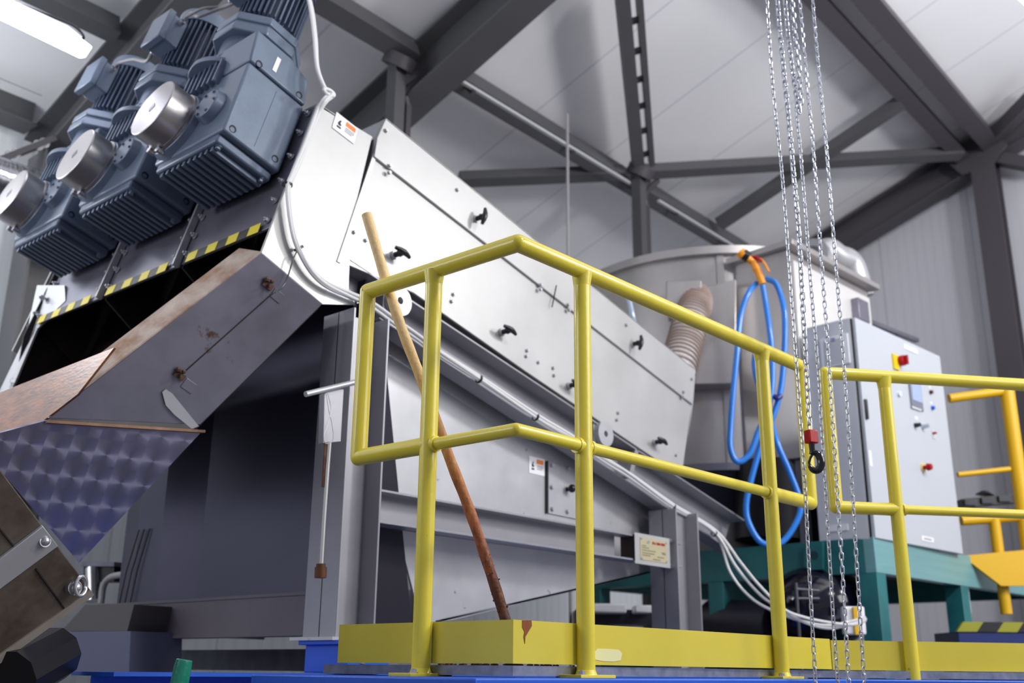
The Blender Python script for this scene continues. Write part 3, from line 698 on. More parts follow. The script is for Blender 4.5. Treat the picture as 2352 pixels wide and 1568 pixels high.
for v, u0, u1 in ((.62, .06, .2), (.53, .06, .3), (.42, .06, .55), (.30, .06, .5), (.2, .06, .35), (.42, .78, .92), (.36, .8, .93), (.2, .62, .86), (.07, .45, .72)):
    g.box(nx(u0), nx(u1), Y0-.0765, Y0-.075, nz(v), nz(v+.035))
g.build('engraved_lines', mat('engraving', (120, 112, 84), .5), npt)
for u, v in ((.03, .93), (.95, .9), (.03, .06), (.95, .07)): MB().cyl((nx(u), Y0-.079, nz(v)), (nx(u), Y0-.075, nz(v)), .006, 12).build('rivet', BOLT, npt)
for u in (xb2-.005,):
    for z in (2.195, 2.055): MB().hexbolt((u+.02, Y0-.07, z), (1, 0, 0), .008, .008, .02).build('bracket_bolt', BOLT, mc)
# inspection hatch with bolts and knob, second sticker
hq = [onY(*p, yb_-.008) for p in ((1258, 1060), (1345, 1082), (1345, 1196), (1258, 1178))]
MB().prism(hq, ey*.008).build('inspection_hatch', STEEL_M, mc, bevel=.0015)
MB().prism([onY(*p, yb_-.012) for p in ((1256, 1058), (1260, 1058), (1260, 1178), (1256, 1178))], ey*.010).build('hatch_seal', BLACK, mc)
for px, py in ((1267, 1068), (1304, 1076), (1267, 1118), (1268, 1168), (1303, 1174)): cb(px, py, .011, STEEL_M, yb_-.009)
c = onY(1302, 1123, yb_-.008); MB().cyl(c, c-ey*.02, .012, 14).sphere(c-ey*.034, .022, 16).build('ball_knob', BLACK, mc)
sticker(1233, 1070, (1, 0, 0), (0, 0, 1), .125, .088, yb_-.002)

# ---- lower discharge casing, front left
dc = thing('discharge_casing', 'stained square steel casing with bolts at the lower left edge', 'casing', onY(100, 1400, 3.0)+Vector((0, .2, -.15)))
yd = 3.06
gc0 = onY(100, 1300, yd); nQ = Vector((.05, -.86, -.5)).normalized()
def Q(px, py, o=0.): return onP(px, py, gc0+nQ*o, nQ)
cas = [(-130, 905), (215, 1364), (-110, 1600), (-420, 1600), (-420, 905)]
MB().prism([Q(*p) for p in cas], -nQ*.22).build('casing_body', STEEL_D if False else mat('brown_stained_stainless', (140, 130, 118), .4, .55, var=.35, vscale=5, rgb2=(92, 78, 66), spots=((96, 58, 26), 7, .66)), dc, bevel=.003)
MB().prism([Q(*p, .012) for p in ((99, 1208), (134, 1254), (-120, 1442), (-150, 1398))], -nQ*.012).build('clamp_band', STEEL_M, dc, bevel=.002)
MB().prism([Q(*p, .006) for p in ((208, 1356), (217, 1366), (-110, 1604), (-122, 1590))], -nQ*.02).build('edge_strip', mat('light_edge', (196, 186, 172), .35, .5), dc)
for l_ in (((82, 1306), (152, 1404)), ((-60, 1140), (34, 1258))):
    MB().bar(Q(*l_[0], .001), Q(*l_[1], .001), .004, .006, ey).build('groove', DARKIN, dc)
bp_ = Q(103, 1243, .012); MB().cyl(bp_, bp_-ey*.004, .017, 16).sphere(bp_-ey*.006, .013, 12, (1, .8, 1)).build('dome_bolt', BOLT, dc)
bp_ = Q(165, 1350, .003)
MB().cyl(bp_, bp_-ey*.02, .022, 20).sphere(bp_-ey*.026, .017, 14, (1, .7, 1)).build('dome_bolt', BOLT, dc)
cc = Q(183, 1346, .02); MB().tube([cc+Vector((.020*cos(a), -.012*sin(a*.5), .028*sin(a))) for a in np.linspace(0, 2*pi, 20)[:-1]], .006, 10, closed=True).build('eye_ring', BOLT, dc)
# dark motor nose and grey blocks under it
dm = tag(MB().cyl(onY(128, 1500, 3.35), onY(20, 1560, 3.2), .085, 10).build('dark_motor_end', BLACKR), 'black faceted motor end below the stained casing', 'motor')
gb = thing('grey_frame_block', 'grey steel block left of the cross beam at the lower left', 'block', (2.3, 3.9, 1.485))
MB().prism([onX(*p, 2.45) for p in ((150, 1450), (300, 1449), (296, 1545), (150, 1545))], (.25, 0, 0)).build('lower_box', mat('blue_grey_box', (92, 94, 122), .5, .2), gb)
MB().prism([onX(*p, 2.47) for p in ((196, 1388), (308, 1388), (292, 1449), (140, 1449))], (.2, 0, 0)).build('upper_box', mat('olive_grey_box', (84, 80, 80), .5, .2), gb)
tag(MB().prism([onX(*p, 2.75) for p in ((300, 1478), (700, 1474), (705, 1540), (300, 1545))], (.2, 0, 0)).build('low_grey_sill', mat('mottled_sill', (96, 98, 112), .5, .3, var=.4, vscale=9)) if False else
    MB().box(3.1, 3.3, 3.6, 5.8, 1.49, 1.585).build('low_grey_sill', mat('mottled_sill', (96, 98, 112), .5, .3, var=.4, vscale=9)), 'low mottled grey sill behind the green hose at the bottom left', 'sill')
pu = thing('small_pump', 'small grey pump with a curved hose behind the stained casing', 'pump', (3.1, 5.1, 1.49))
MB().prism([onX(*p, 3.1) for p in ((188, 1290), (262, 1290), (262, 1300), (188, 1300))], (.2, 0, 0)).build('top_plate', STEEL_D, pu)
MB().prism([onX(*p, 3.12) for p in ((192, 1300), (262, 1300), (262, 1335), (192, 1335))], (.12, 0, 0)).build('body', BLACKR, pu)
MB().cyl(onX(212, 1305, 3.1), onX(214, 1380, 3.1), .04, 14).build('outlet', BOLT, pu)
MB().tube(smooth_path([onX(*p, 3.08) for p in ((232, 1385), (238, 1345), (255, 1325), (290, 1318))]), .018, 10).build('hose', GREYC, pu)
tag(MB().tube([atD(398, 1640, 2.92), atD(412, 1570, 2.92), atD(420, 1530, 2.92), atD(424, 1514, 2.92)], [.024, .024, .023, .021], 20).build('green_hose', GREENH, bevel=.002), 'clear green hose end at the bottom edge left of the blue block', 'hose')

# ---- hanging tool on the left column
tl_ = thing('hanging_rod_tool', 'thin rod tool with T handle hanging on the left machine column', 'tool', onY(742, 1300, 3.0))
yh = 3.04
MB().cyl(onY(702, 905, yh), onY(834, 873, yh), .011, 14).build('handle_bar', STEEL_M, tl_)
MB().prism([onY(*p, yh+.02) for p in ((757, 893), (790, 893), (783, 1014), (742, 1018), (745, 905))], ey*.03).build('sleeve', FRAME, tl_, bevel=.002)
MB().tube([onY(*p, yh) for p in ((757, 1015), (752, 1080), (745, 1180), (738, 1296))], .0075, 12).build('rod', STEEL, tl_)
MB().tube([onY(*p, yh+.008) for p in ((748, 1016), (745, 1070), (742, 1118))], .006, 10).build('rust_streaked_strip', RUSTY, tl_)
MB().cyl(onY(737, 1294, yh), onY(737, 1302, yh), .017, 12).cyl(onY(737, 1302, yh), onY(736, 1327, yh), .022, 16).build('rusty_coupling', mat('rust_brown', (92, 52, 20), .6, .2, var=.3, vscale=40), tl_)
MB().tube(smooth_path([onY(*p, yh-.008) for p in ((752, 900), (760, 938), (752, 975), (744, 1000), (748, 1018), (765, 1010), (763, 975), (756, 945), (750, 905))]), .0018, 6).build('wire', STEEL, tl_)

# ---- wooden pole
pp = [(842, 492, 2.97), (890, 655, 2.975), (925, 760, 2.985), (975, 890, 3.0), (1030, 1045, 3.02), (1078, 1170, 3.04), (1122, 1300, 3.06), (1160, 1420, 3.08), (1184, 1512, 3.10), (1187, 1527, 3.10)]
path = smooth_path([atD(*p) for p in pp], 10)
g = MB(); g.tube(path, [.0158+.0006*sin(i*.9) for i in range(len(path))], 16)
for i in range(90):
    k = random.randint(int(len(path)*.62), len(path)-1); q = path[k]; a = random.uniform(0, 2*pi)
    g.sphere(q+Vector((cos(a), sin(a), 0))*.0155+Vector((0, 0, random.uniform(-.01, .01))), random.uniform(.0015, .004), 6)
tag(g.build('wooden_pole', POLE), 'wooden pole leaning on the yellow railing, muddy brown at its foot', 'pole')
for i, (px, w_) in enumerate(((1035, .03), (1090, .05), (1128, .03), (1200, .05), (1240, .02))):
    g = MB(); q = onZ(px, 1526, 1.5135) if False else Vector((2.06+.00*i, 0, 1.5135)); 
# dried mud clods on the deck edge
g = MB()
for i in range(60):
    u = random.random()
    if u < .6: q = Vector((2.03+random.uniform(0, .03), random.uniform(1.72, 2.0), 1.515))
    else: q = Vector((random.uniform(2.03, 2.3), 1.73+random.uniform(0, .03), 1.515))
    g.sphere(q, random.uniform(.002, .006), 6, (1.4, 1.4, .7))
o = g.build('mud_crumbs', mat('dry_mud', (70, 40, 28), .8)); tag(o, 'brown mud crumbs scattered on the deck plate by the pole', 'mud'); o['kind'] = 'stuff'

# ================================================================== GEAR MOTORS
def gearmotor(y0, label):
    M4 = Matrix(((N.x, 0, T.x, e2.x), (0, -1, 0, y0), (N.z, 0, T.z, e2.z), (0, 0, 0, 1)))
    g = thing('gear_motor', label, 'gear motor', matrix=M4, group='gear motors on the machine head')
    wy = -.50
    hs = MB().prism([(.305, 0, .42), (.010, 0, .42), (.010, 0, .783), (.315, 0, .783)], (0, wy, 0)).build('gearbox_housing', GBLUE, g, bevel=.012, seg=3)
    MB().prism([(.315, 0, .791), (.010, 0, .791), (.036, 0, .915), (.151, 0, .952), (.335, 0, .950)], (0, wy, 0)).build('gearbox_upper_housing', GBLUE, g, bevel=.010, seg=3)
    MB().prism([(.29, -.02, .78), (.02, -.02, .78), (.02, -.02, .80), (.29, -.02, .80)], (0, wy+.04, 0)).build('joint_gasket', HOLE, g)
    for a, b in ((.271, .806), (.054, .818), (.267, .452), (.051, .465)):
        MB().cyl((a, .0015, b), (a, -.01, b), .0165, 18).build('bolt_recess', HOLE, hs)
        MB().cyl((a+.002, .0025, b-.005), (a+.002, -.01, b-.005), .011, 14).build('bolt_head', GBLUED, hs)
    MB().obox((.20, .0015, .865), (.010, 0, .0), (0, .001, 0), (0, 0, .038)).build('type_label', WHITE, g)
    MB().obox((.155, .0012, .60), (.0008, 0, 0), (0, .0008, 0), (0, 0, .15)).build('casting_line', GBLUED, hs)
    # finned bottom cover
    bc = MB().box(.02, .30, wy+.03, -.03, .375, .42).build('bottom_cover', GBLUED, g, bevel=.01)
    for k in range(10):
        y = -.07-.04*k
        MB().box(.035, .285, y-.009, y+.009, .352, .376).build('cooling_fin', GBLUED, bc, bevel=.003)
    for a, y in ((.05, -.05), (.27, -.05), (.05, -.45), (.27, -.45)): MB().hexbolt((a, y, .375), (0, 0, -1), .011, .012).build('cover_bolt', GBLUE, bc)
    # round output flange with steel cap
    yc_, bc_ = -.395, .585
    MB().cyl((.24, yc_, bc_), (.338, yc_, bc_), .185, 44, .152).build('output_flange', GBLUE, g, bevel=.004)
    MB().ring((.336, yc_, bc_), (.348, yc_, bc_), .147, .10, 40).build('cap_rim', CAPM, g)
    cp_ = MB().cyl((.346, yc_, bc_), (.452, yc_, bc_), .139, 48).build('shaft_cap', CAPM, g, bevel=.006, seg=3)
    MB().obox((.4528, yc_, bc_), (.0005, 0, 0), (0, .016, .010), (0, -.008, .012)).build('stamped_mark', STEEL_D, cp_)
    for a in (-2.2, -1.6): MB().cyl((.33, yc_+.15*cos(a), bc_+.15*sin(a)), (.36, yc_+.15*cos(a), bc_+.15*sin(a)), .014, 12).build('clamp_screw', BOLT, g)
    # small bearing cover and ribs on the outer face
    MB().cyl((.30, -.145, .585), (.350, -.145, .585), .082, 28, .070).build('bearing_cover', GBLUE, g, bevel=.004)
    for k in range(6):
        a = 2*pi*k/6; MB().hexbolt((.350, -.145+.058*cos(a), .585+.058*sin(a)), (1, 0, 0), .006, .005).build('cover_bolt', GBLUED, g)
    for k in range(7):
        MB().box(.30, .345, -.20-.04*k-.006, -.20-.04*k+.006, .745, .87).build('housing_rib', GBLUE, g, bevel=.002)
    # input: disc, neck, octagonal adapter, motor
    MB().cyl((.20, -.34, .87), (.20, -.34, .895), .185, 40).cyl((.20, -.34, .895), (.20, -.34, .93), .17, 40, .10).build('input_disc', GBLUE, g, bevel=.003)
    ca, cy = .185, -.26
    MB().cyl((ca, cy, .93), (ca, cy, 1.04), .150, 32).build('adapter_neck', GBLUED, g)
    oc = [(ca+.185*cos(pi/8+k*pi/4)*1.05, cy+.185*sin(pi/8+k*pi/4)*1.05) for k in range(8)]
    MB().prism([(x, y, 1.03) for x, y in oc], (0, 0, .048)).prism([(ca+(x-ca)*.97, cy+(y-cy)*.97, 1.078) for x, y in oc], (0, 0, .012)).prism([(x, y, 1.09) for x, y in oc], (0, 0, .045)).build('octagon_adapter', GBLUE, g, bevel=.006)
    MB().cyl((ca, cy, 1.135), (ca, cy, 1.17), .15, 32, .125).build('motor_flange', GBLUE, g)
    mt = MB(); mt.cyl((ca, cy, 1.16), (ca, cy, 1.50), .112, 36)
    for k in range(36):
        a = 2*pi*k/36; c, s = cos(a), sin(a)
        mt.obox((ca+.125*c, cy+.125*s, 1.34), (.019*c, .019*s, 0), (-.0032*s, .0032*c, 0), (0, 0, .15))
    mt.build('motor_body', GBLUED, g)
    MB().cyl((ca, cy, 1.485), (ca, cy, 1.555), .150, 36).cyl((ca, cy, 1.555), (ca, cy, 1.575), .150, 36, .12).build('fan_cowl', GBLUE, g)
    tb = MB().box(ca+.13, ca+.215, cy-.075, cy+.075, 1.27, 1.44).build('terminal_box', GBLUE, g, bevel=.01)
    MB().box(ca+.205, ca+.24, cy-.082, cy+.082, 1.262, 1.448).build('terminal_lid', GBLUE, tb, bevel=.006)
    MB().cyl((ca+.17, cy+.07, 1.40), (ca+.17, cy+.105, 1.41), .014, 12).build('cable_gland', BOLT, tb)
    MB().cyl((ca+.17, cy-.07, 1.30), (ca+.17, cy-.10, 1.30), .012, 12).build('cable_gland', BOLT, tb)
    return g
def loc(y0, a, y, b): return Vector((e2.x, y0, e2.z))+N*a+T*b-ey*y
m_y = [3.275, 3.275+pitch, 3.275+2*pitch]
for y0, lb in zip(m_y, ('nearest and largest looking of the three blue grey gear motors', 'middle one of the three blue grey gear motors on the machine head', 'farthest gear motor of the three, at the left edge of the photo')):
    gearmotor(y0, lb)
# grey cables between terminal boxes
def cable(pts, r, m, label, name='grey_cable'):
    return tag(MB().tube(smooth_path(pts, 10), r, 10).build(name, m), label, 'cable')
q2 = loc(m_y[1], .355, -.155, 1.42); q3 = loc(m_y[2], .355, -.155, 1.42)
cable([q2, q2+Vector((0, -.06, .01)), onY(455, 38, q2.y-.2), onY(500, 22, q2.y-.25), onY(540, 5, q2.y-.35), onY(575, -30, q2.y-.4)], .008, GREYC, 'grey cable rising from the middle motor terminal box')
cable([onY(425, 40, q2.y-.1), onY(465, 20, q2.y-.2), onY(510, 15, q2.y-.25), onY(545, 0, q2.y-.35), onY(580, -36, q2.y-.4)], .007, GREYC, 'second grey cable beside the one above the middle motor')
q22 = loc(m_y[1], .355, -.36, 1.30)
cable([q3, q3+Vector((0, -.05, .0)), q3.lerp(q22, .5)+Vector((0, 0, .0)), q22+Vector((-.0, .05, -.03)), q22], .009, GREYC, 'grey cable linking the middle and farthest motor terminal boxes')

# ================================================================== WHITE CABLE BUNDLE
cb_t = thing('white_cable_bundle', 'bundle of white cables tied along the machine side, looping down to the right', 'cable bundle', onY(740, 240, 3.16))
yy = Y0-.03
main = [(690, -60, 3.45), (712, 20, 3.35), (722, 90, 3.25), (728, 160, 3.2), (748, 210, 3.17), (762, 216, 3.15), (745, 232, 3.15), (728, 262, yy), (700, 335, yy), (672, 400, yy), (660, 430, yy), (662, 480, yy), (672, 540, yy), (690, 585, yy),
        (716, 626, yy), (750, 655, yy), (800, 678, yy), (850, 700, yy), (905, 738, yy), (960, 775, yy), (1010, 812, yy), (1100, 870, yy), (1230, 957, yy), (1310, 1005, yy), (1390, 1058, yy), (1445, 1092, yy), (1540, 1160, yy), (1640, 1222, yy)]
tails = [[(1690, 1300, 6.2), (1740, 1360, 6.15), (1780, 1390, 6.1), (1840, 1425, 6.1), (1900, 1442, 6.1), (1960, 1432, 6.1), (1990, 1420, 6.1)],
         [(1678, 1315, 6.2), (1722, 1370, 6.17), (1775, 1402, 6.12), (1850, 1428, 6.12), (1905, 1436, 6.12), (1965, 1424, 6.12), (1988, 1417, 6.12)],
         [(1700, 1290, 6.2), (1745, 1345, 6.13), (1800, 1398, 6.08), (1850, 1418, 6.08), (1910, 1430, 6.08), (1960, 1434, 6.08), (1989, 1424, 6.08)]]
offs = [(-.009, 0, .005), (.009, 0, -.004), (0, -.012, .002)]
for k in range(3):
    o_ = Vector(offs[k]); P = []
    for i, (x, y, Y) in enumerate(main):
        tw = i*.35+k*2.1; P.append(onY(x, y, Y)+Vector((.009*cos(tw), -.006+.006*sin(tw*1.3), .009*sin(tw))))
    P += [atD(*p) for p in tails[k]]
    MB().tube(smooth_path(P, 8), .0082, 10).build('cable', WHITEC, cb_t)
def tie(px, py, r=.021, y=yy, d=None):
    c = onY(px, py, y); i = min(range(len(main)), key=lambda j: (main[j][0]-px)**2+(main[j][1]-py)**2); i = min(max(i, 1), len(main)-2)
    d = (onY(*main[i+1])-onY(*main[i-1])).normalized()
    MB().ring(c-d*.005, c+d*.005, r, r*.75, 14).build('cable_tie', BLACK, cb_t)
for p in ((660, 424), (686, 570), (824, 690), (1100, 870), (1230, 957), (1545, 1162), (1640, 1224)): tie(*p, y=3.24 if p[1] < 150 else yy)
MB().tube(smooth_path([onY(684, 572, yy), onY(672, 600, yy), onY(655, 650, Y0-.02), onY(632, 672, Y0-.02)]), .003, 6).build('thin_wire', BLACK, cb_t)
q = onY(752, 214, 3.15); MB().tube([q+Vector((.028*cos(a), -.01, .012*sin(a))) for a in np.linspace(0, 2*pi, 18)[:-1]], .008, 10, closed=True).build('coiled_loop', WHITEC, cb_t)

# ================================================================== CHAINS
def link_mesh(pitch, wire, width):
    mb = MB(); r = (width-wire)/2; half = (pitch+wire*.0)/2; L = half-r+wire/2+.0005; P = []
    for k in range(9): a = -pi/2+pi*k/8; P.append((0, r*sin(a) if False else r*cos(a+pi/2)*-1, 0))
    P = []
    for k in range(9):
        a = pi*k/8; P.append(Vector((r*cos(a), 0, L+r*sin(a))))
    for k in range(9):
        a = pi+pi*k/8; P.append(Vector((r*cos(a), 0, -L+r*sin(a))))
    mb.tube(P, wire/2, 8, closed=True); return mb
def chain(name, label, pts, D, pitch, wire, width, twist, cat='chain', group=None, nmax=100, parent=None, m=CHAIN):
    """pts: path (pixel) at depth D; links follow it with quarter turns"""
    P = [atD(x, y, D) for x, y in pts]; path = smooth_path(P, 24) if len(P) > 2 else [P[0].lerp(P[1], i/200) for i in range(201)]
    L = [0]
    for i in range(1, len(path)): L.append(L[-1]+(path[i]-path[i-1]).length)
    n = int(L[-1]/pitch)
    def at(s):
        import bisect
        i = min(max(bisect.bisect(L, s)-1, 0), len(path)-2); u = (s-L[i])/(L[i+1]-L[i]); return path[i].lerp(path[i+1], u), (path[i+1]-path[i]).normalized()
    root = parent or thing(name, label, cat, path[-1], group)
    proto = None; mats = []
    tocam = Vector((cos(AZ), sin(AZ), 0))
    for i in range(n+1):
        p, d = at(min(i*pitch, L[-1])); up = -d
        x = tocam.cross(up).normalized(); y = up.cross(x)
        a = twist+(pi/2 if i % 2 else 0)+.10*sin(i*.7)
        ax = x*cos(a)+y*sin(a); ay = up.cross(ax)
        mats.append(Matrix(((ax.x, ay.x, up.x, p.x), (ax.y, ay.y, up.y, p.y), (ax.z, ay.z, up.z, p.z), (0, 0, 0, 1))))
    base = Matrix.Translation(-root.location)
    lk = link_mesh(pitch, wire, width).build('chain_link', m)
    me = lk.data; bpy.data.objects.remove(lk)
    keep = mats[-nmax:]; rest = mats[:-nmax]
    for M_ in keep:
        o = bpy.data.objects.new('chain_link', me); COL.objects.link(o); o.parent = root; o.matrix_basis = base @ M_
    if rest:
        mb = MB()
        for M_ in rest: mb.add([M_ @ v.co for v in me.vertices], [list(p.vertices) for p in me.polygons], True)
        o = mb.build('upper_chain_links', m, root); o['kind'] = 'stuff'
    return root
DCH = 3.45
chain('hand_chain', 'thin zinc hand chain hanging leftmost of the chains', [(1759, -40), (1775, 200), (1796, 400), (1815, 650), (1834, 900), (1848, 1100), (1858, 1300), (1875, 1600)], DCH, .0218, .0042, .0155, .35, group='thin hand chains')
chain('hand_chain', 'thin zinc hand chain passing just right of the red hook block', [(1828, 215), (1832, 290), (1839, 357), (1860, 623), (1879, 853), (1890, 1038), (1903, 1240), (1915, 1440), (1927, 1600)], DCH+.02, .0218, .0042, .0155, .55, group='thin hand chains')
chain('hand_chain', 'thin zinc hand chain, second from the right of the chains', [(1833, -40), (1850, 153), (1867, 332), (1882, 538), (1901, 793), (1921, 1100), (1936, 1330), (1951, 1600)], DCH+.01, .0218, .0042, .0155, .85, group='thin hand chains')
chain('hand_chain', 'thin zinc hand chain hanging rightmost of the chains', [(1863, -40), (1880, 160), (1896, 319), (1914, 538), (1938, 834), (1956, 1100), (1970, 1330), (1987, 1600)], DCH+.03, .0218, .0042, .0155, .7, group='thin hand chains')
hk = thing('hoist_hook_chain', 'heavier lifting chain ending in a red block with a black hook', 'hook chain', atD(1866, 1090, DCH-.05))
chain('', '', [(1783, -40), (1790, 60), (1800, 160), (1810, 260), (1820, 372), (1836, 560), (1847, 757), (1856, 920), (1862, 990)], DCH-.05, .0232, .0062, .0215, .6, parent=hk)
sl = chain('slack_lifting_chain', 'doubled heavy chain hanging short, high up between the thin chains', [(1800, -40), (1808, 60), (1820, 160), (1831, 232), (1836, 256), (1839, 232), (1834, 150), (1824, 60), (1815, -40)], DCH-.02, .0232, .0062, .0215, .5, cat='chain')
# red block
bc_ = atD(1863, 1003, DCH-.05); bx = Vector((sin(AZ), -cos(AZ), 0)); by = Vector((cos(AZ), sin(AZ), 0)); bx2 = (bx*.9+by*.43).normalized(); by2 = bx2.cross(Vector((0, 0, 1)))
MB().obox(bc_, bx2*.0185, by2*.015, Vector((0, 0, .0225))).build('red_hook_block', RED, hk, bevel=.004, seg=3)
MB().cyl(bc_-Vector((0, 0, .02)), bc_-Vector((0, 0, .05)), .0105, 16, .009).build('hook_shank', HOOKB, hk)
hc = bc_+bx*.006-Vector((0, 0, .083))
hp_ = []
rr_ = []
for k in range(26):
    a = radians(112)-radians(300)*k/25
    hp_.append(hc+bx*(.0205*cos(a))+Vector((0, 0, .030*sin(a)))); rr_.append(.0095+.0045*sin(pi*min(1, k/20)) if k < 21 else .0095*(1-(k-20)/6.5))
hp_ = [bc_-Vector((0, 0, .045))]+hp_; rr_ = [.009]+rr_
MB().tube(hp_, rr_, 14).build('hook', HOOKB, hk)
MB().tube([hc+bx*-.004+Vector((0, 0, .028)), hc+bx*-.014+Vector((0, 0, .012)), hc+bx*-.020+Vector((0, 0, -.004))], .0045, 10).build('hook_latch', HOOKB, hk)

# ================================================================== TEAL TABLE, TANK, CABINET
ang = radians(-4.0)
cq = onZ(2006, 1232, 2.33)
def rotz(p, c, a): x, y = p[0]-c[0], p[1]-c[1]; return Vector((c[0]+x*cos(a)-y*sin(a), c[1]+x*sin(a)+y*cos(a), p[2] if len(p) > 2 else 0))
Dt = 6.4; d_ = ray(2006, 1232); cq = CAM+d_*Dt
ux = Vector((cos(ang), sin(ang), 0)); uy = Vector((-sin(ang), cos(ang), 0)); uz = Vector((0, 0, 1))
def TT(a, b, c): return cq+ux*a+uy*b+uz*c        # table frame: corner at the near left of the top, a along +X, b along +Y
tt = thing('teal_support_table', 'teal painted steel table frame carrying the control cabinet and tank', 'steel table', TT(0, 0, -2.3))
def tb_box(a0, a1, b0, b1, c0, c1, name, m, par=tt, bevel=.003):
    return MB().prism([TT(a0, b0, c0), TT(a1, b0, c0), TT(a1, b0, c1), TT(a0, b0, c1)], uy*(b1-b0)).build(name, m, par, bevel=bevel)
tb_box(0, 2.9, 0, .07, -.215, 0, 'front_beam', TEALL)
tb_box(0, .07, .07, 2.3, -.215, 0, 'side_beam', TEAL)
tb_box(2.83, 2.9, .07, 2.3, -.215, 0, 'side_beam', TEAL)
tb_box(.07, 2.83, 2.23, 2.3, -.215, 0, 'back_beam', TEAL)
tb_box(.07, 2.83, .07, 2.23, -.03, -.01, 'top_plate', mat('dark_table_plate', (70, 76, 84), .6), bevel=0)
for a, b in ((0, .0), (0, 1.10), (0, 2.18), (1.25, 0), (2.78, 0), (2.78, 2.18)):
    tb_box(a, a+.12, b, b+.12, -cq.z, -.215, 'leg', TEAL)
tb_box(0.12, 1.25, 0.02, .09, -.80, -.62, 'lower_beam', TEAL)
tb_box(0.02, .09, .12, 2.18, -.80, -.62, 'lower_beam', TEAL)
lg = onP(1872, 1278, TT(0, 0, 0), ux)
MB().prism([onP(*p, TT(-.005, 0, 0), ux) for p in ((1852, 1250), (1895, 1245), (1895, 1308), (1862, 1310), (1852, 1300))], -ux*.03).build('lifting_eye_plate', TEAL, tt, bevel=.002)
c = onP(1870, 1275, TT(-.036, 0, 0), ux); MB().cyl(c, c+ux*.02, .028, 18).build('eye_hole', mat('teal_dark', (16, 60, 66), .6), tt)
# dark vessel and motor under the table
vs = thing('dark_round_vessel', 'glossy dark round vessel under the teal table behind the chains', 'vessel', TT(.75, .8, -1.0))
c = atD(1880, 1395, 6.9); MB().sphere(c, .33, 32, (1, 1, .82)).build('vessel_body', mat('glossy_dark', (14, 12, 30), .12, coat=.5), vs)
MB().cyl(c+Vector((0, 0, -.2)), Vector((c.x, c.y, 0)), .1, 16).build('vessel_stand', DARKG, vs)
dm = thing('dark_motor_drum', 'dark cylindrical drum lying under the teal table left of the vessel', 'drum', atD(1700, 1500, 6.9))
MB().cyl(atD(1640, 1432, 7.5), atD(1790, 1440, 7.0), .165, 28).build('drum', DARKG, dm)
c = atD(1715, 1436, 7.2); MB().box(c.x-.15, c.x+.15, c.y-.15, c.y+.15, 0, c.z-.12).build('drum_stand', DARKG, dm)
q = atD(1832, 1400, 6.5)
tag(MB().cyl(atD(1830, 1352, 6.5), atD(1882, 1356, 6.5), .009, 10).cyl(atD(1830, 1374, 6.5), atD(1882, 1374, 6.5), .008, 10).cyl((q.x, q.y, q.z+.16), (q.x, q.y, 0), .010, 10).build('small_pipe_fitting', mat('dull_pipe', (86, 84, 96), .4, .4)), 'small grey pipes under the teal table, left of the third chain', 'pipe fitting')
wp = thing('white_yellow_box', 'white box with a yellow stripe below the teal table by the rightmost chain', 'box', atD(1970, 1480, 6.4))
MB().obox(atD(1960, 1425, 6.35), bx*.06, by*.04, uz*.08).build('box_body', WHITE, wp, bevel=.01)
MB().obox(atD(1966, 1425, 6.30), bx*.012, by*.01, uz*.078).build('yellow_stripe', YELD, wp)

# control cabinet (stands on the table)
cabD = 6.62
cc0 = atD(2008, 1236, 6.45)
ca_ = radians(-5.5)
cux = Vector((cos(ca_), sin(ca_), 0)); cuy = Vector((-sin(ca_), cos(ca_), 0))
def solve_h(px, py): 
    n = cuy; return onP(px, py, cc0, n)
wR = (onP(2210, 1262, cc0, cuy)-cc0).dot(cux); hh = (onP(1975, 733, cc0, cuy)-cc0).z
dL = abs((onP(1882, 1242, cc0, cux)-cc0).dot(cuy))
MC = Matrix(((cux.x, cuy.x, 0, cc0.x), (cux.y, cuy.y, 0, cc0.y), (0, 0, 1, cc0.z), (0, 0, 0, 1)))
cab = thing('control_cabinet', 'grey control cabinet with buttons standing on the teal table', 'control cabinet', matrix=MC)
MCi = MC.inverted()
def cl(px, py, yl=-.0): # pixel on the door plane in cabinet coordinates
    return MCi @ onP(px, py, cc0+cuy*yl, cuy)
MB().box(0, wR, .03, dL, 0, hh).build('cabinet_body', CABS, cab, bevel=.004)
door = MB().box(0.012, wR, -.004, .022, .004, hh-.004).build('door', CABG, cab, bevel=.004)
MB().box(0.002, wR-.01, .02, .032, .006, hh-.006).build('door_seal', BLACK, cab)
# vent grille on the left side (faces -X)
def cs(px, py): return MCi @ onP(px, py, cc0, cux)
v0, v1 = cs(1884, 775), cs(1948, 765); v2 = cs(1950, 835)
gy0, gy1 = sorted((v0.y, v1.y)); gz0, gz1 = sorted((v1.z, v2.z))
gr = MB().box(-.012, 0, gy0, gy1, gz0, gz1).build('vent_grille', mat('pale_grille', (232, 233, 238), .5), cab, bevel=.003)
for k in range(12):
    z = gz0+(gz1-gz0)*(.08+.84*k/12); MB().box(-.018, -.010, gy0+.03, gy1-.03, z, z+(gz1-gz0)*.03).build('slat', CABS, gr)
MB().box(-.014, -.011, gy0+(gy1-gy0)*.45, gy0+(gy1-gy0)*.6, gz1-.045, gz1-.015).build('blue_mark', mat('blue_print', (30, 60, 150), .5), gr)
pl_ = cs(1925, 1212); MB().box(-.006, 0, pl_.y-.07, pl_.y+.07, pl_.z-.02, pl_.z+.02).build('side_label', WHITE, cab)
def dbox(px0, py0, px1, py1, t_, name, m, par=None, y=-.004, bevel=0):
    a, b = cl(px0, py0), cl(px1, py1); x0, x1 = sorted((a.x, b.x)); z0, z1 = sorted((a.z, b.z))
    return MB().box(x0, x1, y-t_, y, z0, z1).build(name, m, par or cab, bevel=bevel)
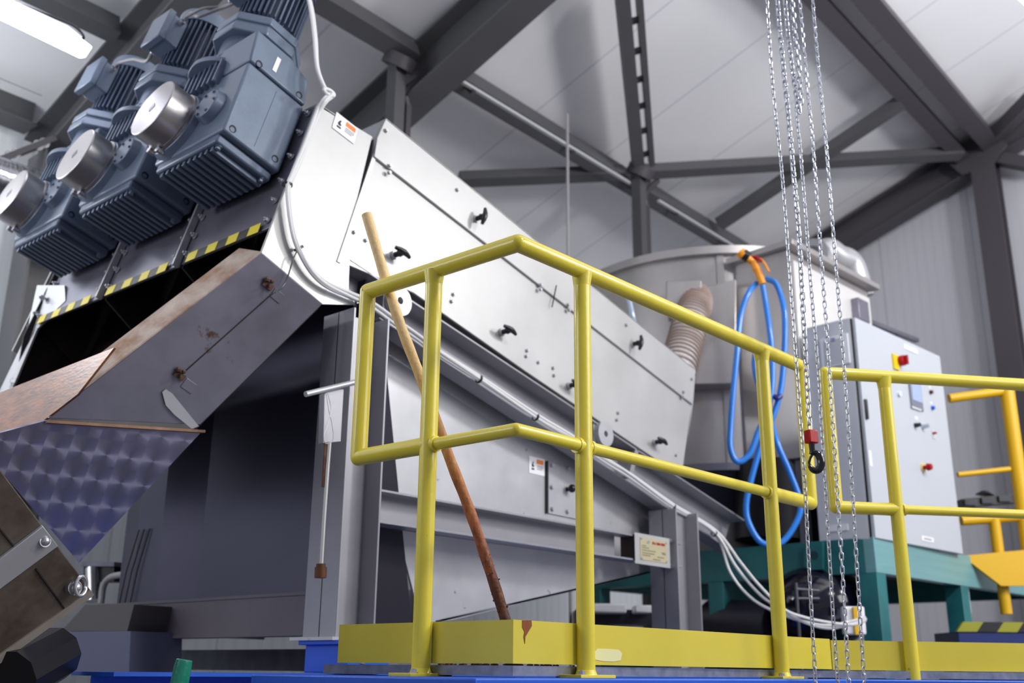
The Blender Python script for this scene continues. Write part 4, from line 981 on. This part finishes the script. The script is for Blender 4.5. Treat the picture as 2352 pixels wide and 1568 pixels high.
def at_door(px, py, w, h, t_, name, m, par=None, y=-.004, bevel=0):
    a = cl(px, py); return MB().box(a.x-w/2, a.x+w/2, y-t_, y, a.z-h/2, a.z+h/2).build(name, m, par or cab, bevel=bevel)
at_door(2090, 802, .20, .032, .004, 'title_label', WHITE)
sw_ = at_door(2054, 832, .075, .105, .012, 'main_switch_plate', mat('switch_yellow', (240, 200, 20), .4))
a = cl(2062, 830); MB().cyl((a.x, -.016, a.z), (a.x, -.05, a.z), .036, 24).box(a.x-.009, a.x+.009, -.075, -.048, a.z-.032, a.z+.032).build('red_switch_knob', RED, sw_, bevel=.003)
MB().cyl((cl(2062, 905).x, -.004, cl(2062, 905).z), (cl(2062, 905).x, -.02, cl(2062, 905).z), .018, 18).build('white_indicator', mat('white_lamp', (225, 238, 255), .2), cab)
sc = at_door(2100, 905, .175, .22, .012, 'touch_screen', mat('screen_frame', (120, 126, 140), .4), bevel=.003)
at_door(2100, 898, .145, .15, .0015, 'display', mat('lcd_glass', (150, 166, 200), .15, emit=.25), sc, y=-.016)
for k in range(8):
    a = cl(2100, 937); MB().box(a.x-.068+k*.0175, a.x-.057+k*.0175, -.0185, -.016, a.z-.012, a.z).build('screen_key', WHITE, sc)
def button(px, py, r, l, m, name='button'):
    a = cl(px, py); return MB().cyl((a.x, -.004, a.z), (a.x, -.004-l*.4, a.z), r*1.15, 20).cyl((a.x, -.004-l*.4, a.z), (a.x, -.004-l, a.z), r, 20).build(name, m, cab)
button(2135, 901, .013, .02, mat('dark_red_lamp', (80, 16, 22), .3)); button(2139, 937, .013, .02, mat('blue_lamp', (30, 90, 220), .25))
at_door(2134, 889, .03, .012, .002, 'tiny_label', WHITE); at_door(2137, 925, .03, .012, .002, 'tiny_label', WHITE)
button(2100, 977, .014, .04, BLACK, 'selector_knob'); button(2117, 980, .014, .045, mat('chrome_button', (190, 196, 206), .15, .8), 'selector_knob')
at_door(2103, 960, .04, .022, .002, 'tiny_label', WHITE)
kp = at_door(2143, 998, .055, .06, .004, 'key_switch_plate', CABS); MB().box(cl(2141, 995).x-.012, cl(2141, 995).x+.012, -.03, -.008, cl(2141, 995).z-.006, cl(2141, 995).z+.006).build('red_key', RED, kp)
a = cl(2118, 1074); MB().cyl((a.x, -.004, a.z), (a.x, -.012, a.z), .032, 24).build('emergency_stop_ring', mat('pale_yellow', (222, 206, 130), .4), cab)
MB().cyl((a.x, -.012, a.z), (a.x, -.04, a.z), .014, 18).cyl((a.x, -.038, a.z), (a.x, -.066, a.z), .026, 24, .020).build('emergency_stop', RED, cab)
lb_ = at_door(2129, 1238, .17, .032, .003, 'door_label', WHITE)
g = MB(); a = cl(2129, 1238)
for k in range(9): g.box(a.x-.055+k*.0125, a.x-.047+k*.0125, -.0078, -.007, a.z-.006, a.z+.006)
g.build('label_text', GREYC, lb_)
hd = cl(2019, 960); MB().box(.02, .045, -.02, -.004, hd.z-.04, hd.z+.09).build('door_handle', BLACK, cab, bevel=.003)
a = cl(2022, 1060); MB().box(.02, .05, -.008, -.004, a.z-.05, a.z+.05).build('lock_label', WHITE, cab)
# bar frame behind the cabinet top
tag(MB().bar(onY(1985, 735, cc0.y+.6), onY(2105, 782, cc0.y+.6), .05, .035).bar(onY(2060, 758, cc0.y+.6), onY(2060, 790, cc0.y+.6), .01, .01, (0, 1, 0)).build('top_bracket', STEEL_D), 'thin steel bracket bar above the back of the control cabinet', 'bracket')

# tank
tk = thing('round_steel_tank', 'large cylindrical brushed steel tank behind the yellow railing', 'tank', (0, 0, 0))
tR = 1.12
d_ = ray(1640, 900); d_.z = 0; d_.normalize(); TC = Vector((CAM.x, CAM.y, 0))+d_*8.45
tfp = TC-d_*tR
tz1 = onP(1640, 578, tfp, d_).z; zlow = onP(1640, 1075, tfp, d_).z
tk.location = (TC.x, TC.y, cq.z); INV[tk.name] = Matrix.Translation(-tk.location)
MB().cyl(TC+uz*zlow, TC+uz*tz1, tR, 72, caps=True).build('tank_shell', TANKM, tk)
MB().ring(TC+uz*(tz1-.03), TC+uz*(tz1+.03), tR+.05, tR-.01, 72).build('tank_rim', TANKM, tk)
MB().ring(TC+uz*(zlow-.02), TC+uz*(zlow+.03), tR+.04, tR-.2, 72).build('lower_rim', STEEL_D, tk)
MB().cyl(TC+uz*(zlow-.02), TC+uz*(zlow-.3), tR-.05, 64, tR*.6).build('tank_cone', STEEL_D, tk)
MB().cyl(TC+uz*cq.z, TC+uz*(zlow-.28), .70, 48).build('tank_base', TANKM, tk)
tocam = (CAM-TC); tocam.z = 0; tocam.normalize(); tside = Vector((-tocam.y, tocam.x, 0))
def onT(px, py, off=0.):   # point on the tank's outer surface
    d = ray(px, py); o = CAM-TC; a = d.x**2+d.y**2; b_ = 2*(o.x*d.x+o.y*d.y); c_ = o.x**2+o.y**2-(tR+off)**2; D_ = b_*b_-4*a*c_
    if D_ < 0: D_ = 0
    return CAM+d*((-b_-math.sqrt(D_))/(2*a))
for px in (1670, 1712):
    p = onT(px, 900); MB().bar((p.x, p.y, zlow+.03), (p.x, p.y, tz1-.03), .05, .03, tocam).build('vertical_seam', TANKM, tk)
# inlet box on the tank front
ib = [onT(*p, .22) for p in ((1592, 642), (1690, 640), (1688, 880), (1592, 884))]
n_ = (ib[1]-ib[0]).cross(ib[3]-ib[0]).normalized(); n_ = n_ if n_.dot(tocam) < 0 else -n_
pb = onT(1640, 760, .16); nb = tocam
ibp = [onP(*p, pb, nb) for p in ((1598, 745), (1608, 660), (1692, 640), (1690, 880), (1590, 884), (1588, 800))]
MB().prism(ibp, -tocam*.35).build('inlet_box', TANKM, tk, bevel=.01)
ibp = [onP(*p, pb+tocam*.03, nb) for p in ((1530, 645), (1612, 643), (1612, 700), (1560, 720), (1530, 715))]
MB().prism(ibp, -tocam*.4).build('inlet_hood', TANKM, tk, bevel=.01)
# housing box right of the tank
bxd = TC+Vector((0, 0, 0))
hb = thing('steel_filter_box', 'square steel housing with a bright front panel right of the tank', 'housing', (8.0, 3.4, cq.z))
fx0 = atD(1826, 700, 6.8)
fz1 = atD(1826, 570, 6.8).z
u0 = fx0; u1 = onP(2003, 700, fx0, Vector((sin(radians(5)), cos(radians(5)), 0)))
hn = Vector((sin(radians(5)), cos(radians(5)), 0)); hu = (u1-u0); hu.z = 0; hw = hu.length; hu.normalize()
fz0 = atD(1826, 1048, 6.8).z
def HB_(a, b, z): return Vector((u0.x, u0.y, 0))+hu*a+hn*b+uz*z
def hbox(a0, a1, b0, b1, z0, z1, nm, m, bev=.005): return MB().prism([HB_(a0, b0, z0), HB_(a1, b0, z0), HB_(a1, b0, z1), HB_(a0, b0, z1)], hn*(b1-b0)).build(nm, m, hb, bevel=bev)
hbox(0, hw, .03, .46, fz0, fz1, 'box_body', TANKM)
hbox(.03, hw-.03, 0, .03, fz0+.05, fz1-.08, 'front_panel', TANKP)
hbox(-.06, hw+.06, -.05, .50, fz1, fz1+.045, 'top_lip', TANKM)
q = onP(1965, 700, HB_(0, 0, 0), hn); a_ = (q-u0).dot(hu)
for a__ in (.03, hw-.09): hbox(a__, a__+.06, .05, .11, cq.z-.01, fz0, 'support_leg', STEEL_D)
hbox(a_-.07, a_+.09, -.06, 0, q.z-.14, q.z+.03, 'latch_box', STEEL_D)
oc_ = atD(1925, 590, 7.7)
op = thing('outlet_pipe_elbow', 'worn round pipe elbow above the bright steel housing', 'pipe', oc_)
MB().tube(smooth_path([oc_+Vector((-.2, .1, -.25)), oc_+Vector((-.12, .05, .02)), oc_, oc_+Vector((.14, -.05, -.04)), oc_+Vector((.2, -.08, -.3))], 8), .10, 20).build('elbow', STEEL_M, op)
MB().ring(oc_+Vector((-.28, .1, -.05)), oc_+Vector((-.22, .1, -.05)), .14, .08, 20).build('flange', BOLT, op)
# black skirt thing below
tag(MB().cyl(atD(1790, 1245, 7.2), atD(1790, 1070, 7.2), .30, 32).build('black_rubber_drum', BLACKR), 'black drum behind the blue hose, below the tank rim', 'drum')
# ribbed duct
du = thing('ribbed_flexible_duct', 'pale ribbed flexible duct entering the end of the machine cover', 'duct', onY(1560, 840, 3.9))
dp = smooth_path([atD(1608, 690, 7.15), atD(1598, 700, 7.1), atD(1588, 730, 7.05), atD(1572, 790, 7.0), atD(1556, 850, 6.9), atD(1540, 900, 6.9)], 14)
MB().tube(dp, [.118+.006*(i % 2) for i in range(len(dp))], 28).build('duct_wall', DUCT, du)
for i in range(0, len(dp)-1, 2):
    d = (dp[i+1]-dp[i]).normalized(); c = dp[i]
    MB().ring(c-d*.006, c+d*.006, .131, .115, 28).build('rib', mat('duct_rib', (168, 146, 136), .35) if i == 0 else bpy.data.materials['duct_rib'], du)
tag(MB().tube(smooth_path([atD(1436, 655, 6.6), atD(1445, 690, 6.6), atD(1455, 735, 6.6), atD(1470, 790, 6.8)]), .018, 10).build('blue_grey_tube', mat('pale_blue_tube', (176, 190, 210), .3, .2)), 'pale blue tube behind the machine cover, left of the ribbed duct', 'tube')
# garden hose with spray gun
Dh = 6.5
gh = thing('blue_garden_hose', 'blue garden hose hanging in loops with an orange spray gun', 'hose', atD(1750, 1246, Dh))
def hz(pts, D=Dh): return smooth_path([atD(x, y, D+dz) for x, y, dz in pts], 10)
loopA = [(1760, 640, .1), (1783, 653, .05), (1800, 705, 0), (1803, 760, 0), (1801, 816, 0), (1794, 890, 0), (1778, 950, 0), (1755, 1000, .0), (1742, 1040, .0), (1725, 1103, 0), (1714, 1157, 0), (1720, 1201, 0), (1750, 1246, 0), (1796, 1244, 0), (1832, 1192, 0), (1837, 1150, 0), (1814, 1085, 0), (1787, 1022, 0), (1772, 970, .04), (1755, 910, .05), (1738, 868, .05), (1733, 825, .05), (1745, 790, .06)]
MB().tube(hz(loopA), .019, 12).build('hose_tube', HOSEB, gh)
loopB = [(1752, 655, 0), (1759, 697, 0), (1768, 760, -.02), (1774, 830, -.02), (1772, 900, -.03), (1757, 960, -.03), (1742, 990, -.03), (1722, 1042, -.03), (1694, 1060, -.03), (1678, 1030, -.03), (1678, 980, -.02), (1684, 900, -.02), (1692, 820, -.02), (1701, 727, 0), (1718, 675, 0), (1738, 650, .05)]
MB().tube(hz(loopB), .019, 12).build('hose_tube', HOSEB, gh)
MB().tube(hz([(1778, 910, -.04), (1786, 914, -.05), (1794, 909, -.04)]), .017, 8).build('hose_clip', HOSED, gh)
sg = MB().tube(hz([(1700, 578, -.02), (1712, 590, -.02), (1730, 600, 0)]), [.035 if i < 8 else .026 for i in range(21)], 14).tube(hz([(1730, 600, 0), (1740, 622, 0), (1752, 652, 0)]), [.028]*10+[.024]*11, 14).build('spray_gun', ORG, gh)
MB().tube(hz([(1706, 582, -.02), (1714, 588, -.02), (1720, 592, -.02)]), .037, 14).build('black_grip_ring', BLACK, sg)
MB().tube(hz([(1726, 590, -.02), (1738, 592, -.03), (1748, 600, -.04)]), .012, 8).build('red_trigger', RED, sg)
MB().tube(hz([(1746, 594, -.02), (1756, 605, -.04), (1766, 624, -.05)]), .008, 8).build('lever', ORG, sg)

# ---- things at the far right
fr = thing('far_yellow_railing', 'yellow railing in the background behind the control cabinet', 'railing', atD(2340, 1300, 7.4))
Dr = 7.6
MB().cyl(atD(2180, 915, Dr), atD(2320, 896, Dr), .034, 16).build('top_rail', YELD, fr)
MB().cyl(atD(2312, 890, Dr), atD(2372, 1330, Dr), .052, 18).build('post', YELD, fr)
MB().cyl(atD(2200, 1090, Dr), atD(2320, 1077, Dr), .020, 12).build('middle_rail', YELD, fr)
MB().cyl(atD(2208, 1196, Dr), atD(2380, 1184, Dr), .034, 16).build('lower_rail', YELD, fr)
MB().cyl(atD(2283, 1192, Dr), atD(2312, 1410, Dr), .040, 14).build('lower_post', YELD, fr)
MB().prism([atD(*p, Dr-.1) for p in ((2210, 1276), (2400, 1258), (2400, 1345), (2300, 1345))], by*.03).build('kick_board', YELD, fr)
tr = thing('black_cable_tray', 'black cable tray behind the far yellow railing', 'cable tray', atD(2280, 1150, 8.2))
a, b = atD(2205, 1158, 8.2), atD(2400, 1137, 8.2)
MB().bar(a, b, .1, .07).build('tray', BLACKR, tr)
for k in range(5): q = a.lerp(b, (k+.4)/5); MB().obox(q-by*.06, bx*.045, by*.012, uz*.022).build('tray_slot', DARKG, tr)
MB().cyl(atD(2262, 1136, 8.2), atD(2262, 1128, 8.2), .07, 14, .03).build('tray_cap', BLACKR, tr)
bn = thing('navy_hazard_bin', 'navy box with a yellow and black striped top at the right edge', 'box', atD(2280, 1470, 7.2)-uz*.1)
a = atD(2200, 1450, 7.0)
MB().prism([a, a+bx*1.0, a+bx*1.0+uz*-.30, a+uz*-.30], by*.4).build('bin_body', NAVY, bn, bevel=.004)
g1 = MB(); g2 = MB()
for k in range(8):
    x0, x1 = -.01+k*.13, .12+k*.13
    (g1 if k % 2 == 0 else g2).prism([a+bx*x0-by*.01, a+bx*x1-by*.01, a+bx*(x1+.05)-by*.01+uz*.062, a+bx*(x0+.05)-by*.01+uz*.062], by*.03)
g1.build('yellow_stripe', mat('dull_hazard_yellow', (150, 150, 30), .5), bn); g2.build('black_stripe', HB, bn)
MB().obox(onP(2221, 1378, TT(0, .05, 0), uy), ux*.028, uy*.01, uz*.085).build('white_leg_plate', WHITE, tt, label='white plate beside the right leg')
# things low in the background between trough and kick board
tag(MB().obox(atD(1430, 1420, 7.6), bx*.34, by*.2, uz*.05).build('dark_pallet', DARKG), 'dark low box seen under the machine trough', 'box')
tag(MB().obox(atD(1395, 1398, 7.3), bx*.12, by*.1, uz*.03).build('white_carton', WHITE, bevel=.01), 'small white box under the machine trough, left one', 'box')
tag(MB().obox(atD(1475, 1400, 7.3), bx*.06, by*.1, uz*.025).build('white_carton', WHITE, bevel=.01), 'small white box under the machine trough, right one', 'box')
